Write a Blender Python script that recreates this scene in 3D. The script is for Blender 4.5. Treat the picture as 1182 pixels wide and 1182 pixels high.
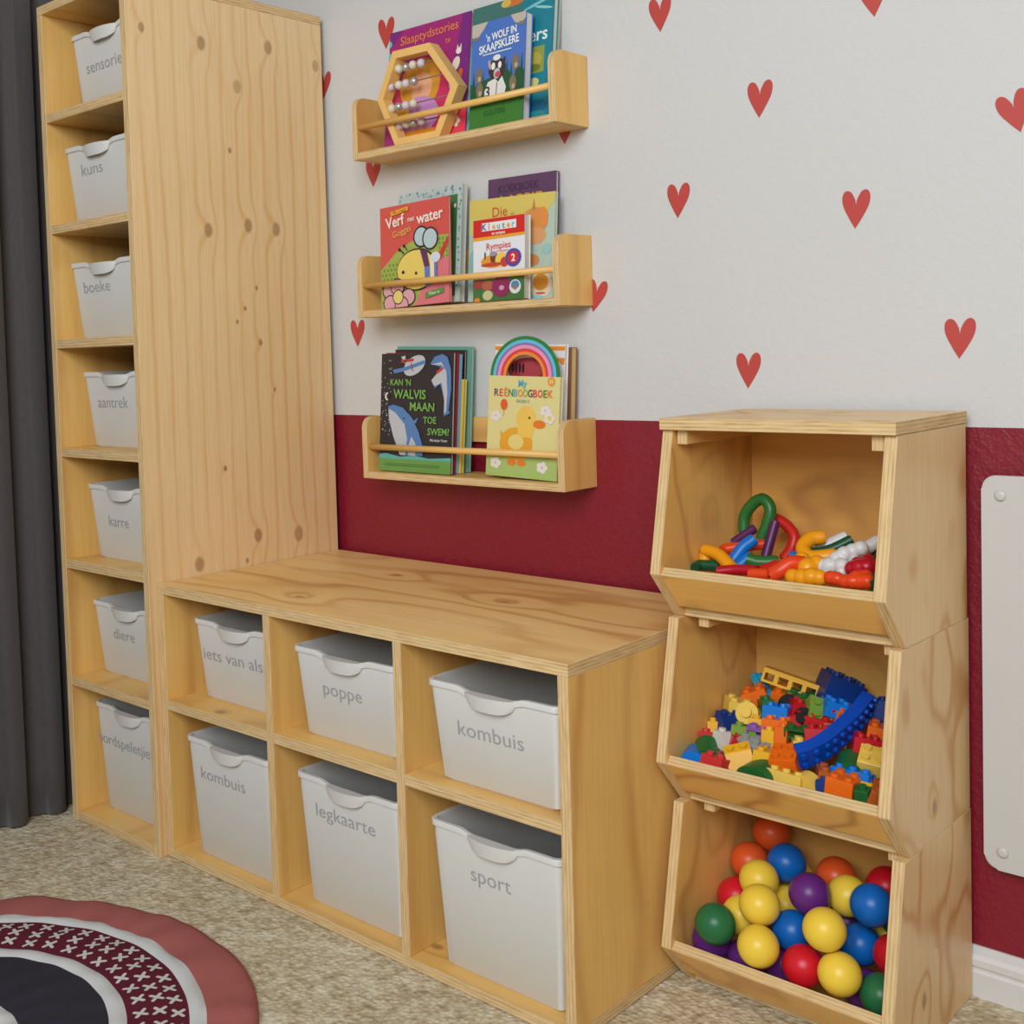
import bpy, bmesh, math, random
from mathutils import Vector, Matrix, Euler
S = bpy.context.scene
for o in list(bpy.data.objects):
    bpy.data.objects.remove(o)
COL = S.collection
rnd = random.Random(7)

# ------------------------------------------------------------------ camera
CX, CY, CZ = 1.80995, -1.6607, 0.90248
YAW, PITCH, ROLL = 0.77051, -0.04869, -0.03143
FPX, PPX, PPY = 1372.53, 464.89, 474.72
ca, sa, cb, sb = math.cos(YAW), math.sin(YAW), math.cos(PITCH), math.sin(PITCH)
FW = Vector((-sa * cb, ca * cb, sb)); r0 = Vector((ca, sa, 0)); u0 = r0.cross(FW)
RT = r0 * math.cos(ROLL) + u0 * math.sin(ROLL); UP = u0 * math.cos(ROLL) - r0 * math.sin(ROLL)
CAM = Vector((CX, CY, CZ))
cam = bpy.data.cameras.new('camera'); co = bpy.data.objects.new('camera', cam); COL.objects.link(co)
co.matrix_world = Matrix(((RT.x, UP.x, -FW.x, CX), (RT.y, UP.y, -FW.y, CY), (RT.z, UP.z, -FW.z, CZ), (0, 0, 0, 1)))
cam.sensor_width = 36; cam.lens = FPX / 1182 * 36
cam.shift_x = (591 - PPX) / 1182; cam.shift_y = (PPY - 591) / 1182
cam.clip_start = 0.05
S.camera = co

def ray(px, py):
    return FW + RT * ((px - PPX) / FPX) - UP * ((py - PPY) / FPX)
def onY(px, py, Y):
    d = ray(px, py); return CAM + d * ((Y - CY) / d.y)
def onslope(px, py, y1, z1, y2, z2):
    d = ray(px, py); n = Vector((0, z2 - z1, -(y2 - y1)))
    return CAM + d * (n.dot(Vector((0, y1, z1)) - CAM) / n.dot(d))

# ------------------------------------------------------------------ light
w = bpy.data.worlds.new('room_light'); S.world = w; w.use_nodes = True
bg = w.node_tree.nodes['Background']; bg.inputs[0].default_value = (1.0, 0.88, 0.72, 1); bg.inputs[1].default_value = 0.27
def area(name, loc, target, sx, sy, power, col):
    l = bpy.data.lights.new(name, 'AREA'); l.shape = 'RECTANGLE'; l.size = sx; l.size_y = sy; l.energy = power; l.color = col
    o = bpy.data.objects.new(name, l); COL.objects.link(o); o.location = loc
    o.rotation_euler = (Vector(target) - Vector(loc)).to_track_quat('-Z', 'Y').to_euler()
    return o
area('window_daylight', (2.10, -3.05, 2.15), (0.55, -0.1, 0.6), 2.0, 1.5, 102, (0.91, 0.98, 1.06))
S.view_settings.view_transform = 'Standard'; S.view_settings.look = 'None'
S.view_settings.exposure = 0.0; S.view_settings.gamma = 1.0; S.view_settings.use_curve_mapping = False

# ------------------------------------------------------------------ materials
MC = {}
def newmat(name):
    m = bpy.data.materials.new(name); m.use_nodes = True
    nt = m.node_tree; b = nt.nodes['Principled BSDF']
    return m, nt, b
class NT:
    """small node helper"""
    def __init__(s, nt): s.nt = nt
    def n(s, t, **k):
        o = s.nt.nodes.new(t)
        for a, v in k.items(): setattr(o, a, v)
        return o
    def set(s, sock, v):
        if hasattr(v, 'is_output') or isinstance(v, bpy.types.NodeSocket): s.nt.links.new(v, sock)
        else: sock.default_value = v
    def math(s, op, a, b=0.0, clamp=False):
        o = s.n('ShaderNodeMath', operation=op); o.use_clamp = clamp
        s.set(o.inputs[0], a); s.set(o.inputs[1], b); return o.outputs[0]
    def vmath(s, op, a, b):
        o = s.n('ShaderNodeVectorMath', operation=op); s.set(o.inputs[0], a); s.set(o.inputs[1], b)
        return o.outputs['Value'] if op in ('LENGTH', 'DISTANCE', 'DOT_PRODUCT') else o.outputs[0]
    def mix(s, f, a, b, blend='MIX'):
        o = s.n('ShaderNodeMix', data_type='RGBA', blend_type=blend)
        s.set(o.inputs[0], f); s.set(o.inputs[6], a); s.set(o.inputs[7], b); return o.outputs[2]
    def noise(s, v, scale=1.0, detail=2.0, rough=0.5):
        o = s.n('ShaderNodeTexNoise'); s.set(o.inputs['Vector'], v); o.inputs['Scale'].default_value = scale
        o.inputs['Detail'].default_value = detail; o.inputs['Roughness'].default_value = rough; return o.outputs[0]
    def ramp(s, v, pts):
        o = s.n('ShaderNodeValToRGB'); s.set(o.inputs[0], v); el = o.color_ramp.elements
        while len(el) < len(pts): el.new(0.5)
        for e, (p, c) in zip(el, pts): e.position = p; e.color = c if len(c) == 4 else (*c, 1)
        return o.outputs[0]
    def bump(s, h, strength, dist=0.002):
        o = s.n('ShaderNodeBump'); s.set(o.inputs['Height'], h); o.inputs['Strength'].default_value = strength
        o.inputs['Distance'].default_value = dist; return o.outputs[0]

def plain(name, col, rough=0.5, metal=0.0, spec=0.5, grain=0.04):
    key = (name, col, rough)
    if key in MC: return MC[key]
    m, nt, b = newmat(name); g = NT(nt)
    tc = g.n('ShaderNodeTexCoord')
    nz = g.noise(tc.outputs['Object'], 60, 2)
    k = g.math('ADD', g.math('MULTIPLY', nz, grain * 2), 1 - grain)
    c = g.n('ShaderNodeVectorMath', operation='SCALE'); c.inputs[0].default_value = col[:3]; nt.links.new(k, c.inputs['Scale'])
    nt.links.new(c.outputs[0], b.inputs['Base Color'])
    b.inputs['Roughness'].default_value = rough; b.inputs['Metallic'].default_value = metal
    b.inputs['Specular IOR Level'].default_value = spec
    MC[key] = m
    return m
def srgb(r, g, b):
    f = lambda c: (c / 255 / 12.92) if c / 255 <= 0.04045 else ((c / 255 + 0.055) / 1.055) ** 2.4
    return (f(r), f(g), f(b))
def P(r, g, b):                      # flat print colour
    return plain('print_%02x%02x%02x' % (r, g, b), srgb(r, g, b), 0.45, grain=0.03)
def toy(name, r, g, b, rough=0.33):
    return plain('plastic_' + name, srgb(r, g, b), rough, spec=0.32, grain=0.02)

W_LIGHT, W_MID, W_DARK = (0.84, 0.53, 0.170), (0.75, 0.42, 0.100), (0.52, 0.235, 0.060)
PALE_LIT = ((0.82, 0.595, 0.32), (0.73, 0.47, 0.20)); TOPC = ((0.90, 0.615, 0.26), (0.80, 0.475, 0.15)); BINC = ((0.81, 0.545, 0.235), (0.73, 0.43, 0.135)); BACK_SHADE = ((0.86, 0.49, 0.125), (0.76, 0.38, 0.075))  # pale and back tints paint lit sheen and warm shade into one plywood
def wood_face(name, K=3.0, B=9.0, sx=1.3, sy=5.5, knots=None, vor=0.72, line=0.50, stain=0.35, tint=None, dark=None, pw=5.0):
    if name in MC: return MC[name]
    m, nt, b = newmat(name); g = NT(nt)
    tc = g.n('ShaderNodeTexCoord'); pos = tc.outputs['Object']
    oi = g.n('ShaderNodeObjectInfo')
    cmb = g.n('ShaderNodeCombineXYZ')
    for i, f in enumerate((17.3, 41.7, 29.1)): nt.links.new(g.math('MULTIPLY', oi.outputs['Random'], f), cmb.inputs[i])
    off = g.vmath('ADD', pos, cmb.outputs[0])
    sep = g.n('ShaderNodeSeparateXYZ'); nt.links.new(pos, sep.inputs[0])
    h = g.noise(g.vmath('MULTIPLY', off, (sx, sy, 1.0)), 1.0, 1.5, 0.45)
    wob = g.noise(g.vmath('MULTIPLY', off, (9.0, 26.0, 1.0)), 1.0, 2.0)
    hh = g.math('ADD', g.math('MULTIPLY', h, K), g.math('MULTIPLY', sep.outputs[1], B))
    hh = g.math('ADD', hh, g.math('MULTIPLY', wob, 0.22))
    kmask = None
    if knots:
        for (kx, ky, kr, dk) in knots:
            d = g.vmath('LENGTH', g.vmath('MULTIPLY', g.vmath('SUBTRACT', pos, (kx, ky, 0)), (0.72, 1.0, 0.0)), (0, 0, 0))
            bm_ = g.math('POWER', g.math('SUBTRACT', 1.0, g.math('DIVIDE', d, kr * 5.0), clamp=True), 2.0)
            hh = g.math('ADD', hh, g.math('MULTIPLY', bm_, 0.9 * min(1.0, kr / 0.010)))
            e = g.math('MULTIPLY', g.math('SUBTRACT', 1.15, g.math('DIVIDE', d, kr), clamp=True), 2.2, clamp=True)
            e = g.math('MULTIPLY', e, dk)
            kmask = e if kmask is None else g.math('MAXIMUM', kmask, e)
    if vor:
        v = g.n('ShaderNodeTexVoronoi', voronoi_dimensions='2D'); v.inputs['Scale'].default_value = 1.0
        nt.links.new(g.vmath('MULTIPLY', off, (3.4, 5.2, 1.0)), v.inputs['Vector'])
        sc = g.n('ShaderNodeSeparateColor'); nt.links.new(v.outputs['Color'], sc.inputs[0])
        on = g.math('GREATER_THAN', sc.outputs[0], vor)
        bm_ = g.math('POWER', g.math('SUBTRACT', 1.0, g.math('MULTIPLY', v.outputs['Distance'], 2.6), clamp=True), 2.0)
        hh = g.math('ADD', hh, g.math('MULTIPLY', g.math('MULTIPLY', bm_, on), 1.3))
        e = g.math('MULTIPLY', g.math('SUBTRACT', 1.0, g.math('MULTIPLY', v.outputs['Distance'], 19.0), clamp=True), 1.6, clamp=True)
        e = g.math('MULTIPLY', g.math('MULTIPLY', e, on), 0.75)
        kmask = e if kmask is None else g.math('MAXIMUM', kmask, e)
    s = g.math('MULTIPLY', g.math('ADD', g.math('SINE', g.math('MULTIPLY', hh, 6.2832)), 1.0), 0.5)
    ln = g.math('POWER', s, pw)
    patch = g.noise(g.vmath('MULTIPLY', off, (2.2, 4.5, 1.0)), 1.0, 2.0)
    ln = g.math('MULTIPLY', ln, g.math('ADD', g.math('MULTIPLY', patch, 1.3), -0.15, clamp=True))
    fine = g.noise(g.vmath('MULTIPLY', off, (7.0, 240.0, 1.0)), 1.0, 3.0, 0.6)
    c = g.mix(g.math('MULTIPLY', g.math('ADD', g.math('MULTIPLY', patch, 2.0), -0.5, clamp=True), stain * 2), (*(tint or (W_LIGHT, W_MID))[0], 1), (*(tint or (W_LIGHT, W_MID))[1], 1))
    c = g.mix(g.math('MULTIPLY', ln, line * 2, clamp=True), c, (*(dark or W_DARK), 1))
    c = g.mix(g.math('MULTIPLY', g.math('SUBTRACT', fine, 0.42, clamp=True), 0.9), c, (0.54, 0.29, 0.10, 1))
    if kmask is not None:
        kn = g.noise(g.vmath('MULTIPLY', off, (120, 120, 1)), 1.0, 1.0)
        kc = g.mix(kn, (0.20, 0.09, 0.03, 1), (0.42, 0.22, 0.08, 1))
        c = g.mix(kmask, c, kc)
    nt.links.new(c, b.inputs['Base Color']); b.inputs['Roughness'].default_value = 0.42
    b.inputs['Specular IOR Level'].default_value = 0.55
    nt.links.new(g.bump(fine, 0.12, 0.001), b.inputs['Normal'])
    MC[name] = m
    return m
def wood_edge():
    if 'plywood_edge' in MC: return MC['plywood_edge']
    m, nt, b = newmat('plywood_edge'); g = NT(nt)
    tc = g.n('ShaderNodeTexCoord'); sep = g.n('ShaderNodeSeparateXYZ'); nt.links.new(tc.outputs['Object'], sep.inputs[0])
    oi = g.n('ShaderNodeObjectInfo')
    z = g.math('ADD', sep.outputs[2], g.math('MULTIPLY', oi.outputs['Random'], 0.004))
    st = g.math('SINE', g.math('MULTIPLY', z, 6.2832 / 0.0050))
    nz = g.noise(g.vmath('MULTIPLY', tc.outputs['Object'], (28, 28, 420)), 1.0, 3.0, 0.6)
    v = g.math('ADD', g.math('MULTIPLY', st, 0.13), nz)
    c = g.ramp(v, [(0.15, (0.42, 0.25, 0.10)), (0.40, (0.60, 0.40, 0.18)), (0.75, (0.74, 0.54, 0.29))])
    nt.links.new(c, b.inputs['Base Color']); b.inputs['Roughness'].default_value = 0.6
    b.inputs['Specular IOR Level'].default_value = 0.3
    MC['plywood_edge'] = m
    return m

# ------------------------------------------------------------------ object helpers
def tag(o, label=None, cat=None, group=None, kind=None):
    if label: o['label'] = label
    if cat: o['category'] = cat
    if group: o['group'] = group
    if kind: o['kind'] = kind
    return o
def thing(name, loc, label, cat, group=None, rz=0.0):
    o = bpy.data.objects.new(name, None); o.empty_display_size = 0.05; COL.objects.link(o)
    o.location = loc; o.rotation_euler = (0, 0, rz)
    return tag(o, label, cat, group)
def mesh_obj(name, verts, faces, mats, parent=None, idx=None, smooth=False, mtx=None):
    me = bpy.data.meshes.new(name); me.from_pydata([tuple(v) for v in verts], [], faces)
    for m in (mats if isinstance(mats, (list, tuple)) else [mats]): me.materials.append(m)
    if idx: me.polygons.foreach_set('material_index', idx)
    if smooth: me.polygons.foreach_set('use_smooth', [True] * len(me.polygons))
    me.update()
    o = bpy.data.objects.new(name, me); COL.objects.link(o)
    if parent: o.parent = parent
    if mtx is not None: o.matrix_local = mtx
    return o
def bm_obj(name, bm, mats, parent=None, smooth=False, mtx=None, idxf=None):
    me = bpy.data.meshes.new(name); bmesh.ops.recalc_face_normals(bm, faces=bm.faces)
    if idxf:
        bm.normal_update()
        for f in bm.faces: f.material_index = idxf(f)
    if smooth:
        for f in bm.faces: f.smooth = True
    bm.to_mesh(me); bm.free()
    for m in (mats if isinstance(mats, (list, tuple)) else [mats]): me.materials.append(m)
    o = bpy.data.objects.new(name, me); COL.objects.link(o)
    if parent: o.parent = parent
    if mtx is not None: o.matrix_local = mtx
    return o
def board(name, parent, frame, pts, T, face, bevel=0.0007):
    """a board: outline pts in the local x (grain) / y plane, thickness T about local z"""
    bm = bmesh.new()
    lo = [bm.verts.new((x, y, -T / 2)) for x, y in pts]; hi = [bm.verts.new((x, y, T / 2)) for x, y in pts]
    n = len(pts)
    bm.faces.new(lo[::-1]); bm.faces.new(hi)
    for i in range(n): bm.faces.new((lo[i], lo[(i + 1) % n], hi[(i + 1) % n], hi[i]))
    if bevel: bmesh.ops.bevel(bm, geom=bm.edges[:], offset=bevel, segments=1, affect='EDGES')
    return bm_obj(name, bm, [face, wood_edge()], parent, mtx=frame, idxf=lambda f: 0 if abs(f.normal.z) > 0.9 else 1)
AX = {'x': Vector((1, 0, 0)), 'y': Vector((0, 1, 0)), 'z': Vector((0, 0, 1))}
def slab(name, parent, x0, x1, y0, y1, z0, z1, grain, face, thick=None):
    dims = {'x': x1 - x0, 'y': y1 - y0, 'z': z1 - z0}
    th = thick or min(dims, key=dims.get)
    ex, ez = AX[grain], AX[th]; ey = ez.cross(ex)
    third = [a for a in 'xyz' if a not in (grain, th)][0]
    a, b_ = dims[grain] / 2, dims[third] / 2
    c = Vector(((x0 + x1) / 2, (y0 + y1) / 2, (z0 + z1) / 2)) - parent.location
    fr = Matrix((( ex.x, ey.x, ez.x, c.x), (ex.y, ey.y, ez.y, c.y), (ex.z, ey.z, ez.z, c.z), (0, 0, 0, 1)))
    return board(name, parent, fr, [(-a, -b_), (a, -b_), (a, b_), (-a, b_)], dims[th], face)
def side(name, parent, poly, x0, x1, face):
    """board in the y-z plane (thickness along x, grain along z); poly in world (y, z)"""
    yc = (min(p[0] for p in poly) + max(p[0] for p in poly)) / 2; zc = (min(p[1] for p in poly) + max(p[1] for p in poly)) / 2
    ex, ez = AX['z'], AX['x']; ey = ez.cross(ex)     # = -y
    c = Vector(((x0 + x1) / 2, yc, zc)) - parent.location
    fr = Matrix(((ex.x, ey.x, ez.x, c.x), (ex.y, ey.y, ez.y, c.y), (ex.z, ey.z, ez.z, c.z), (0, 0, 0, 1)))
    return board(name, parent, fr, [(z - zc, -(y - yc)) for y, z in poly], x1 - x0, face)
def tube_mesh(bm, path, rad, seg=12, caps=True):
    path = [Vector(p) for p in path]; rings = []
    t0 = (path[1] - path[0]).normalized(); nrm = t0.orthogonal().normalized()
    for i, p in enumerate(path):
        t = (path[min(i + 1, len(path) - 1)] - path[max(i - 1, 0)]).normalized()
        nrm = (nrm - t * nrm.dot(t)).normalized(); bn = t.cross(nrm)
        rr = rad(i / (len(path) - 1)) if callable(rad) else rad
        rings.append([bm.verts.new(p + (nrm * math.cos(2 * math.pi * k / seg) + bn * math.sin(2 * math.pi * k / seg)) * rr) for k in range(seg)])
    for a, b_ in zip(rings, rings[1:]):
        for k in range(seg): bm.faces.new((a[k], a[(k + 1) % seg], b_[(k + 1) % seg], b_[k]))
    if caps: bm.faces.new(rings[0][::-1]); bm.faces.new(rings[-1])
def catmull(pts, n=8):
    pts = [Vector(p) for p in pts]; q = [pts[0] * 2 - pts[1]] + pts + [pts[-1] * 2 - pts[-2]]; out = []
    for i in range(1, len(q) - 2):
        for k in range(n):
            t = k / n; a, b_, c, d = q[i - 1:i + 3]
            out.append(0.5 * ((2 * b_) + (c - a) * t + (2 * a - 5 * b_ + 4 * c - d) * t * t + (3 * b_ - a - 3 * c + d) * t ** 3))
    return out + [pts[-1]]
def box_bm(bm, x0, x1, y0, y1, z0, z1, mtx=None):
    vs = [Vector((x, y, z)) for z in (z0, z1) for x, y in ((x0, y0), (x1, y0), (x1, y1), (x0, y1))]
    if mtx: vs = [mtx @ v for v in vs]
    v = [bm.verts.new(p) for p in vs]
    return [bm.faces.new([v[i] for i in f]) for f in ((3, 2, 1, 0), (4, 5, 6, 7), (0, 1, 5, 4), (1, 2, 6, 5), (2, 3, 7, 6), (3, 0, 4, 7))]
TXT = {}
def text_geo(s, bold=0.0):
    key = (s, bold)
    if key in TXT: return TXT[key]
    cu = bpy.data.curves.new('lettering', 'FONT'); cu.body = s; cu.size = 1.0; cu.offset = bold; cu.resolution_u = 3
    o = bpy.data.objects.new('lettering', cu); COL.objects.link(o)
    dg = bpy.context.evaluated_depsgraph_get(); me = bpy.data.meshes.new_from_object(o.evaluated_get(dg))
    vs = [v.co.copy() for v in me.vertices]; fs = [tuple(p.vertices) for p in me.polygons]
    bpy.data.objects.remove(o); bpy.data.curves.remove(cu); bpy.data.meshes.remove(me)
    x0, x1 = min(v.x for v in vs), max(v.x for v in vs); y0, y1 = min(v.y for v in vs), max(v.y for v in vs)
    TXT[key] = ([( v.x - x0, v.y) for v in vs], fs, x1 - x0, y0, y1)
    return TXT[key]
class Print:
    """flat print on a w x h face: shapes in 0..1 units, each layer a hair above the last"""
    def __init__(s, w, h, z=0.0004): s.w, s.h, s.z, s.v, s.f, s.i, s.m = w, h, z, [], [], [], []
    def mi(s, m):
        if m not in s.m: s.m.append(m)
        return s.m.index(m)
    def clip(s, pts):
        for ax, sg, lim in ((0, 1, 0.0), (0, -1, -1.0), (1, 1, 0.0), (1, -1, -1.0)):
            out = []
            for p, q in zip(pts, pts[1:] + pts[:1]):
                a, b = sg * p[ax] - lim, sg * q[ax] - lim
                if a >= 0: out.append(p)
                if a * b < 0: k = a / (a - b); out.append((p[0] + (q[0] - p[0]) * k, p[1] + (q[1] - p[1]) * k))
            pts = out
            if len(pts) < 3: return []
        return pts
    def poly(s, pts, m):
        pts = s.clip(list(pts))
        if not pts: return s
        n = len(s.v); s.v += [(x * s.w, y * s.h, s.z) for x, y in pts]; s.f.append(tuple(range(n, n + len(pts)))); s.i.append(s.mi(m)); s.z += 0.000025
        return s
    def rect(s, x0, x1, y0, y1, m): return s.poly([(x0, y0), (x1, y0), (x1, y1), (x0, y1)], m)
    def ell(s, cx, cy, rx, ry, m, rot=0.0, a0=0, a1=360, n=22):
        pts = []
        full = a1 - a0 >= 360
        for k in range(n + (0 if full else 1)):
            a = math.radians(a0 + (a1 - a0) * k / n); x, y = rx * math.cos(a), ry * math.sin(a) * 1.0
            c, q = math.cos(math.radians(rot)), math.sin(math.radians(rot)); asp = s.h / s.w
            pts.append((cx + x * c - y * asp * q, cy + x / asp * q + y * c))
        return s.poly(pts, m)
    def text(s, t, cx, cy, hgt, m, maxw=None, bold=0.02, rot=0.0):
        vs, fs, tw, ty0, ty1 = text_geo(t, bold)
        k = hgt * s.h / 0.7; kx = k if maxw is None else min(k, maxw * s.w / tw)
        n = len(s.v); c, q = math.cos(math.radians(rot)), math.sin(math.radians(rot))
        for x, y in vs:
            X, Y = (x - tw / 2) * kx, (y - 0.35) * k
            s.v.append((cx * s.w + X * c - Y * q, cy * s.h + X * q + Y * c, s.z))
        mi = s.mi(m)
        for f in fs: s.f.append(tuple(i + n for i in f)); s.i.append(mi)
        s.z += 0.000025
        return s
    def build(s, name, parent, mtx=None): return mesh_obj(name, s.v, s.f, s.m, parent, s.i, mtx=mtx)

# ------------------------------------------------------------------ the room
WALL = 0.015; ZP = 0.7794
def wall_paint(name, col, rough, strength):
    m, nt, b = newmat(name); g = NT(nt); tc = g.n('ShaderNodeTexCoord')
    a = g.noise(tc.outputs['Object'], 95, 3, 0.55); b2 = g.noise(tc.outputs['Object'], 300, 2)
    h = g.math('ADD', a, g.math('MULTIPLY', b2, 0.35))
    k = g.noise(tc.outputs['Object'], 3.0, 2)
    c = g.mix(k, (*[x * 0.97 for x in col], 1), (*col, 1))
    nt.links.new(c, b.inputs['Base Color']); b.inputs['Roughness'].default_value = rough
    nt.links.new(g.bump(h, strength, 0.004), b.inputs['Normal'])
    return m
m_white = wall_paint('white_wall_paint', (0.605, 0.592, 0.570), 0.8, 0.22)
m_maroon = wall_paint('maroon_wall_paint', (0.225, 0.0085, 0.021), 0.42, 0.40)
wb = mesh_obj('wall_back', [(-0.45, WALL, 0), (3.0, WALL, 0), (3.0, WALL, ZP), (-0.45, WALL, ZP), (3.0, WALL, 2.5), (-0.45, WALL, 2.5),
                            (-0.45, WALL + .1, 0), (3.0, WALL + .1, 0), (3.0, WALL + .1, 2.5), (-0.45, WALL + .1, 2.5)],
              [(0, 1, 2, 3), (3, 2, 4, 5), (7, 6, 9, 8), (5, 4, 8, 9)], [m_maroon, m_white], idx=[0, 1, 1, 1])
tag(wb, kind='structure')
XL = -0.45
wl = mesh_obj('wall_left', [(XL, -3.2, 0), (XL, WALL + .1, 0), (XL, WALL + .1, 2.5), (XL, -3.2, 2.5), (XL - .1, -3.2, 0), (XL - .1, WALL + .1, 0), (XL - .1, WALL + .1, 2.5), (XL - .1, -3.2, 2.5)],
              [(0, 1, 2, 3), (5, 4, 7, 6), (3, 2, 6, 7)], m_white)
tag(wl, kind='structure')
# carpet
m, nt, b = newmat('beige_loop_carpet'); g = NT(nt); tc = g.n('ShaderNodeTexCoord')
v1 = g.n('ShaderNodeTexVoronoi'); v1.inputs['Scale'].default_value = 130; nt.links.new(tc.outputs['Object'], v1.inputs['Vector'])
pat = g.noise(tc.outputs['Object'], 62, 2.5, 0.5)
big = g.noise(tc.outputs['Object'], 7, 2)
lin = g.noise(g.vmath('MULTIPLY', tc.outputs['Object'], (16, 110, 1)), 1.0, 2)
f1 = g.math('ADD', g.math('MULTIPLY', pat, 0.8), g.math('ADD', g.math('MULTIPLY', big, 0.30), g.math('MULTIPLY', lin, 0.25)))
c = g.ramp(f1, [(0.48, (0.44, 0.345, 0.205)), (0.66, (0.66, 0.56, 0.38)), (0.85, (0.80, 0.72, 0.55))])
c = g.mix(g.math('MULTIPLY', v1.outputs['Distance'], 0.55), c, (0.26, 0.20, 0.11, 1))
fl2 = g.noise(tc.outputs['Object'], 34, 3, 0.6)
c = g.mix(g.math('MULTIPLY', g.math('SUBTRACT', fl2, 0.52, clamp=True), 3.2, clamp=True), c, (0.30, 0.235, 0.13, 1))
fl3 = g.noise(g.vmath('ADD', tc.outputs['Object'], (5, 3, 1)), 22, 2, 0.5)
c = g.mix(g.math('MULTIPLY', g.math('SUBTRACT', fl3, 0.54, clamp=True), 2.5, clamp=True), c, (0.84, 0.77, 0.60, 1))
nt.links.new(c, b.inputs['Base Color']); b.inputs['Roughness'].default_value = 0.95; b.inputs['Specular IOR Level'].default_value = 0.1
hgt = g.math('ADD', g.math('MULTIPLY', v1.outputs['Distance'], -1.0), g.math('MULTIPLY', pat, 1.6))
nt.links.new(g.bump(hgt, 0.55, 0.004), b.inputs['Normal'])
fl = mesh_obj('floor', [(-0.55, -3.2, 0), (3.0, -3.2, 0), (3.0, 0.1, 0), (-0.55, 0.1, 0)], [(0, 1, 2, 3)], m)
tag(fl, kind='structure')
# baseboard: extruded profile
m_trim = plain('white_trim_paint', (0.64, 0.625, 0.60), 0.4)
prof = [(0, 0), (-.012, 0), (-.012, .034), (-.0095, .037), (-.0095, .040), (-.0115, .043), (-.0115, .052), (-.008, .058), (-.007, .064), (-.003, .068), (0, .068)]
vs = [(x, WALL + a, z) for x in (-0.45, 3.0) for a, z in prof]; n = len(prof)
bb = mesh_obj('baseboard_back', vs, [(i, (i + 1) % n, n + (i + 1) % n, n + i) for i in range(n)] + [tuple(range(n)), tuple(range(2 * n - 1, n - 1, -1))], m_trim)
tag(bb, kind='structure')

# ------------------------------------------------------------------ curtain
def curtain():
    m, nt, b = newmat('charcoal_curtain_fabric'); g = NT(nt); tc = g.n('ShaderNodeTexCoord')
    wv = g.noise(g.vmath('MULTIPLY', tc.outputs['Object'], (60, 900, 60)), 1.0, 2)
    wv2 = g.noise(g.vmath('MULTIPLY', tc.outputs['Object'], (60, 60, 900)), 1.0, 2)
    k = g.math('MULTIPLY', g.math('ADD', wv, wv2), 0.5)
    c = g.mix(k, (0.030, 0.025, 0.027, 1), (0.090, 0.078, 0.076, 1))
    nt.links.new(c, b.inputs['Base Color']); b.inputs['Roughness'].default_value = 0.85
    b.inputs['Sheen Weight'].default_value = 0.25
    nt.links.new(g.bump(k, 0.3, 0.001), b.inputs['Normal'])
    ny, nz = 240, 24; V = []; Fc = []
    y0, y1 = -0.06, -1.30
    for j in range(nz + 1):
        z = 0.004 + (2.20 - 0.004) * j / nz
        for i in range(ny + 1):
            s = i / ny; y = y0 + (y1 - y0) * s
            ph = s * 15.5 * 2 * math.pi + 0.5 * math.sin(9 * s) + 0.10 * math.sin(3.1 * z + 5 * s)
            amp = 0.018 + 0.006 * math.sin(11 * s + 1) + 0.004 * (1 - z / 2.2)
            x = -0.352 + amp * math.sin(ph) + 0.004 * math.sin(2 * ph + z)
            V.append((x, y + 0.006 * math.sin(ph * 2 + 1), z))
    for j in range(nz):
        for i in range(ny):
            a = j * (ny + 1) + i; Fc.append((a, a + 1, a + ny + 2, a + ny + 1))
    t = thing('curtain', (0, 0, 0), 'dark charcoal curtain hanging in folds to the carpet beside the tall cubby', 'curtain')
    o = mesh_obj('fabric', V, Fc, m, t, smooth=True)
    sm = o.modifiers.new('thickness', 'SOLIDIFY'); sm.thickness = 0.0015
curtain()

# ------------------------------------------------------------------ tall cubby tower
TX0, TX1, TD, TH, TT = -0.3026, -0.001, 0.464, 1.590, 0.0172
TZ = [0.2872, 0.520, 0.7387, 0.9497, 1.1705, 1.3835]
t = thing('tall_cubby', ((TX0 + TX1) / 2, -TD / 2, 0), 'tall narrow plywood cubby tower with seven open boxes standing by the curtain', 'cubby')
kn = [(-.4314, 1.4955, .008, .8), (-.3011, 1.4885, .012, .75), (-.1405, 1.5062, .012, .75), (-.0174, 1.489, .011, .6), (-.2202, 1.42, .012, .55), (-.2436, 1.297, .005, .9),
      (-.301, 1.1436, .012, .75), (-.2058, 1.157, .012, .75), (-.1364, 1.1539, .012, .75), (-.1913, 1.0379, .004, .9), (-.2206, .9981, .004, .9), (-.241, .9723, .004, .9),
      (-.1862, .9323, .006, .8), (-.283, .6948, .005, .9), (-.2099, .5574, .012, .8), (-.1063, .5473, .014, .7), (-.3513, .5217, .013, .75), (-.2388, .5116, .005, .8), (-.1551, .8396, .004, .9)]
zc = (TH - TT) / 2; yc = -TD / 2
m_tower = wood_face('pine_plywood_knotty', K=2.2, B=30.0, sx=0.8, sy=2.6, knots=[(z - zc, -(y - yc), r * 0.85, d * 0.9) for y, z, r, d in kn], vor=0, line=0.55, stain=0.20, tint=PALE_LIT, dark=(0.67, 0.375, 0.125), pw=8.0)  # pale tint paints the light on this side panel into the wood colour
m_ply = wood_face('pine_plywood')
m_in = wood_face('pine_plywood_plain', K=2.4, B=9.0, sx=1.0, sy=4.0, vor=0.88, line=0.40)
m_bin_lit = wood_face('pine_plywood_rotary_lit', K=4.6, B=0.6, sx=5.0, sy=7.5, vor=0.86, line=0.75, tint=PALE_LIT, dark=(0.60, 0.32, 0.11), pw=7.0)  # lit copy of the bin plywood, paleness from light put into the tint
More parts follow.
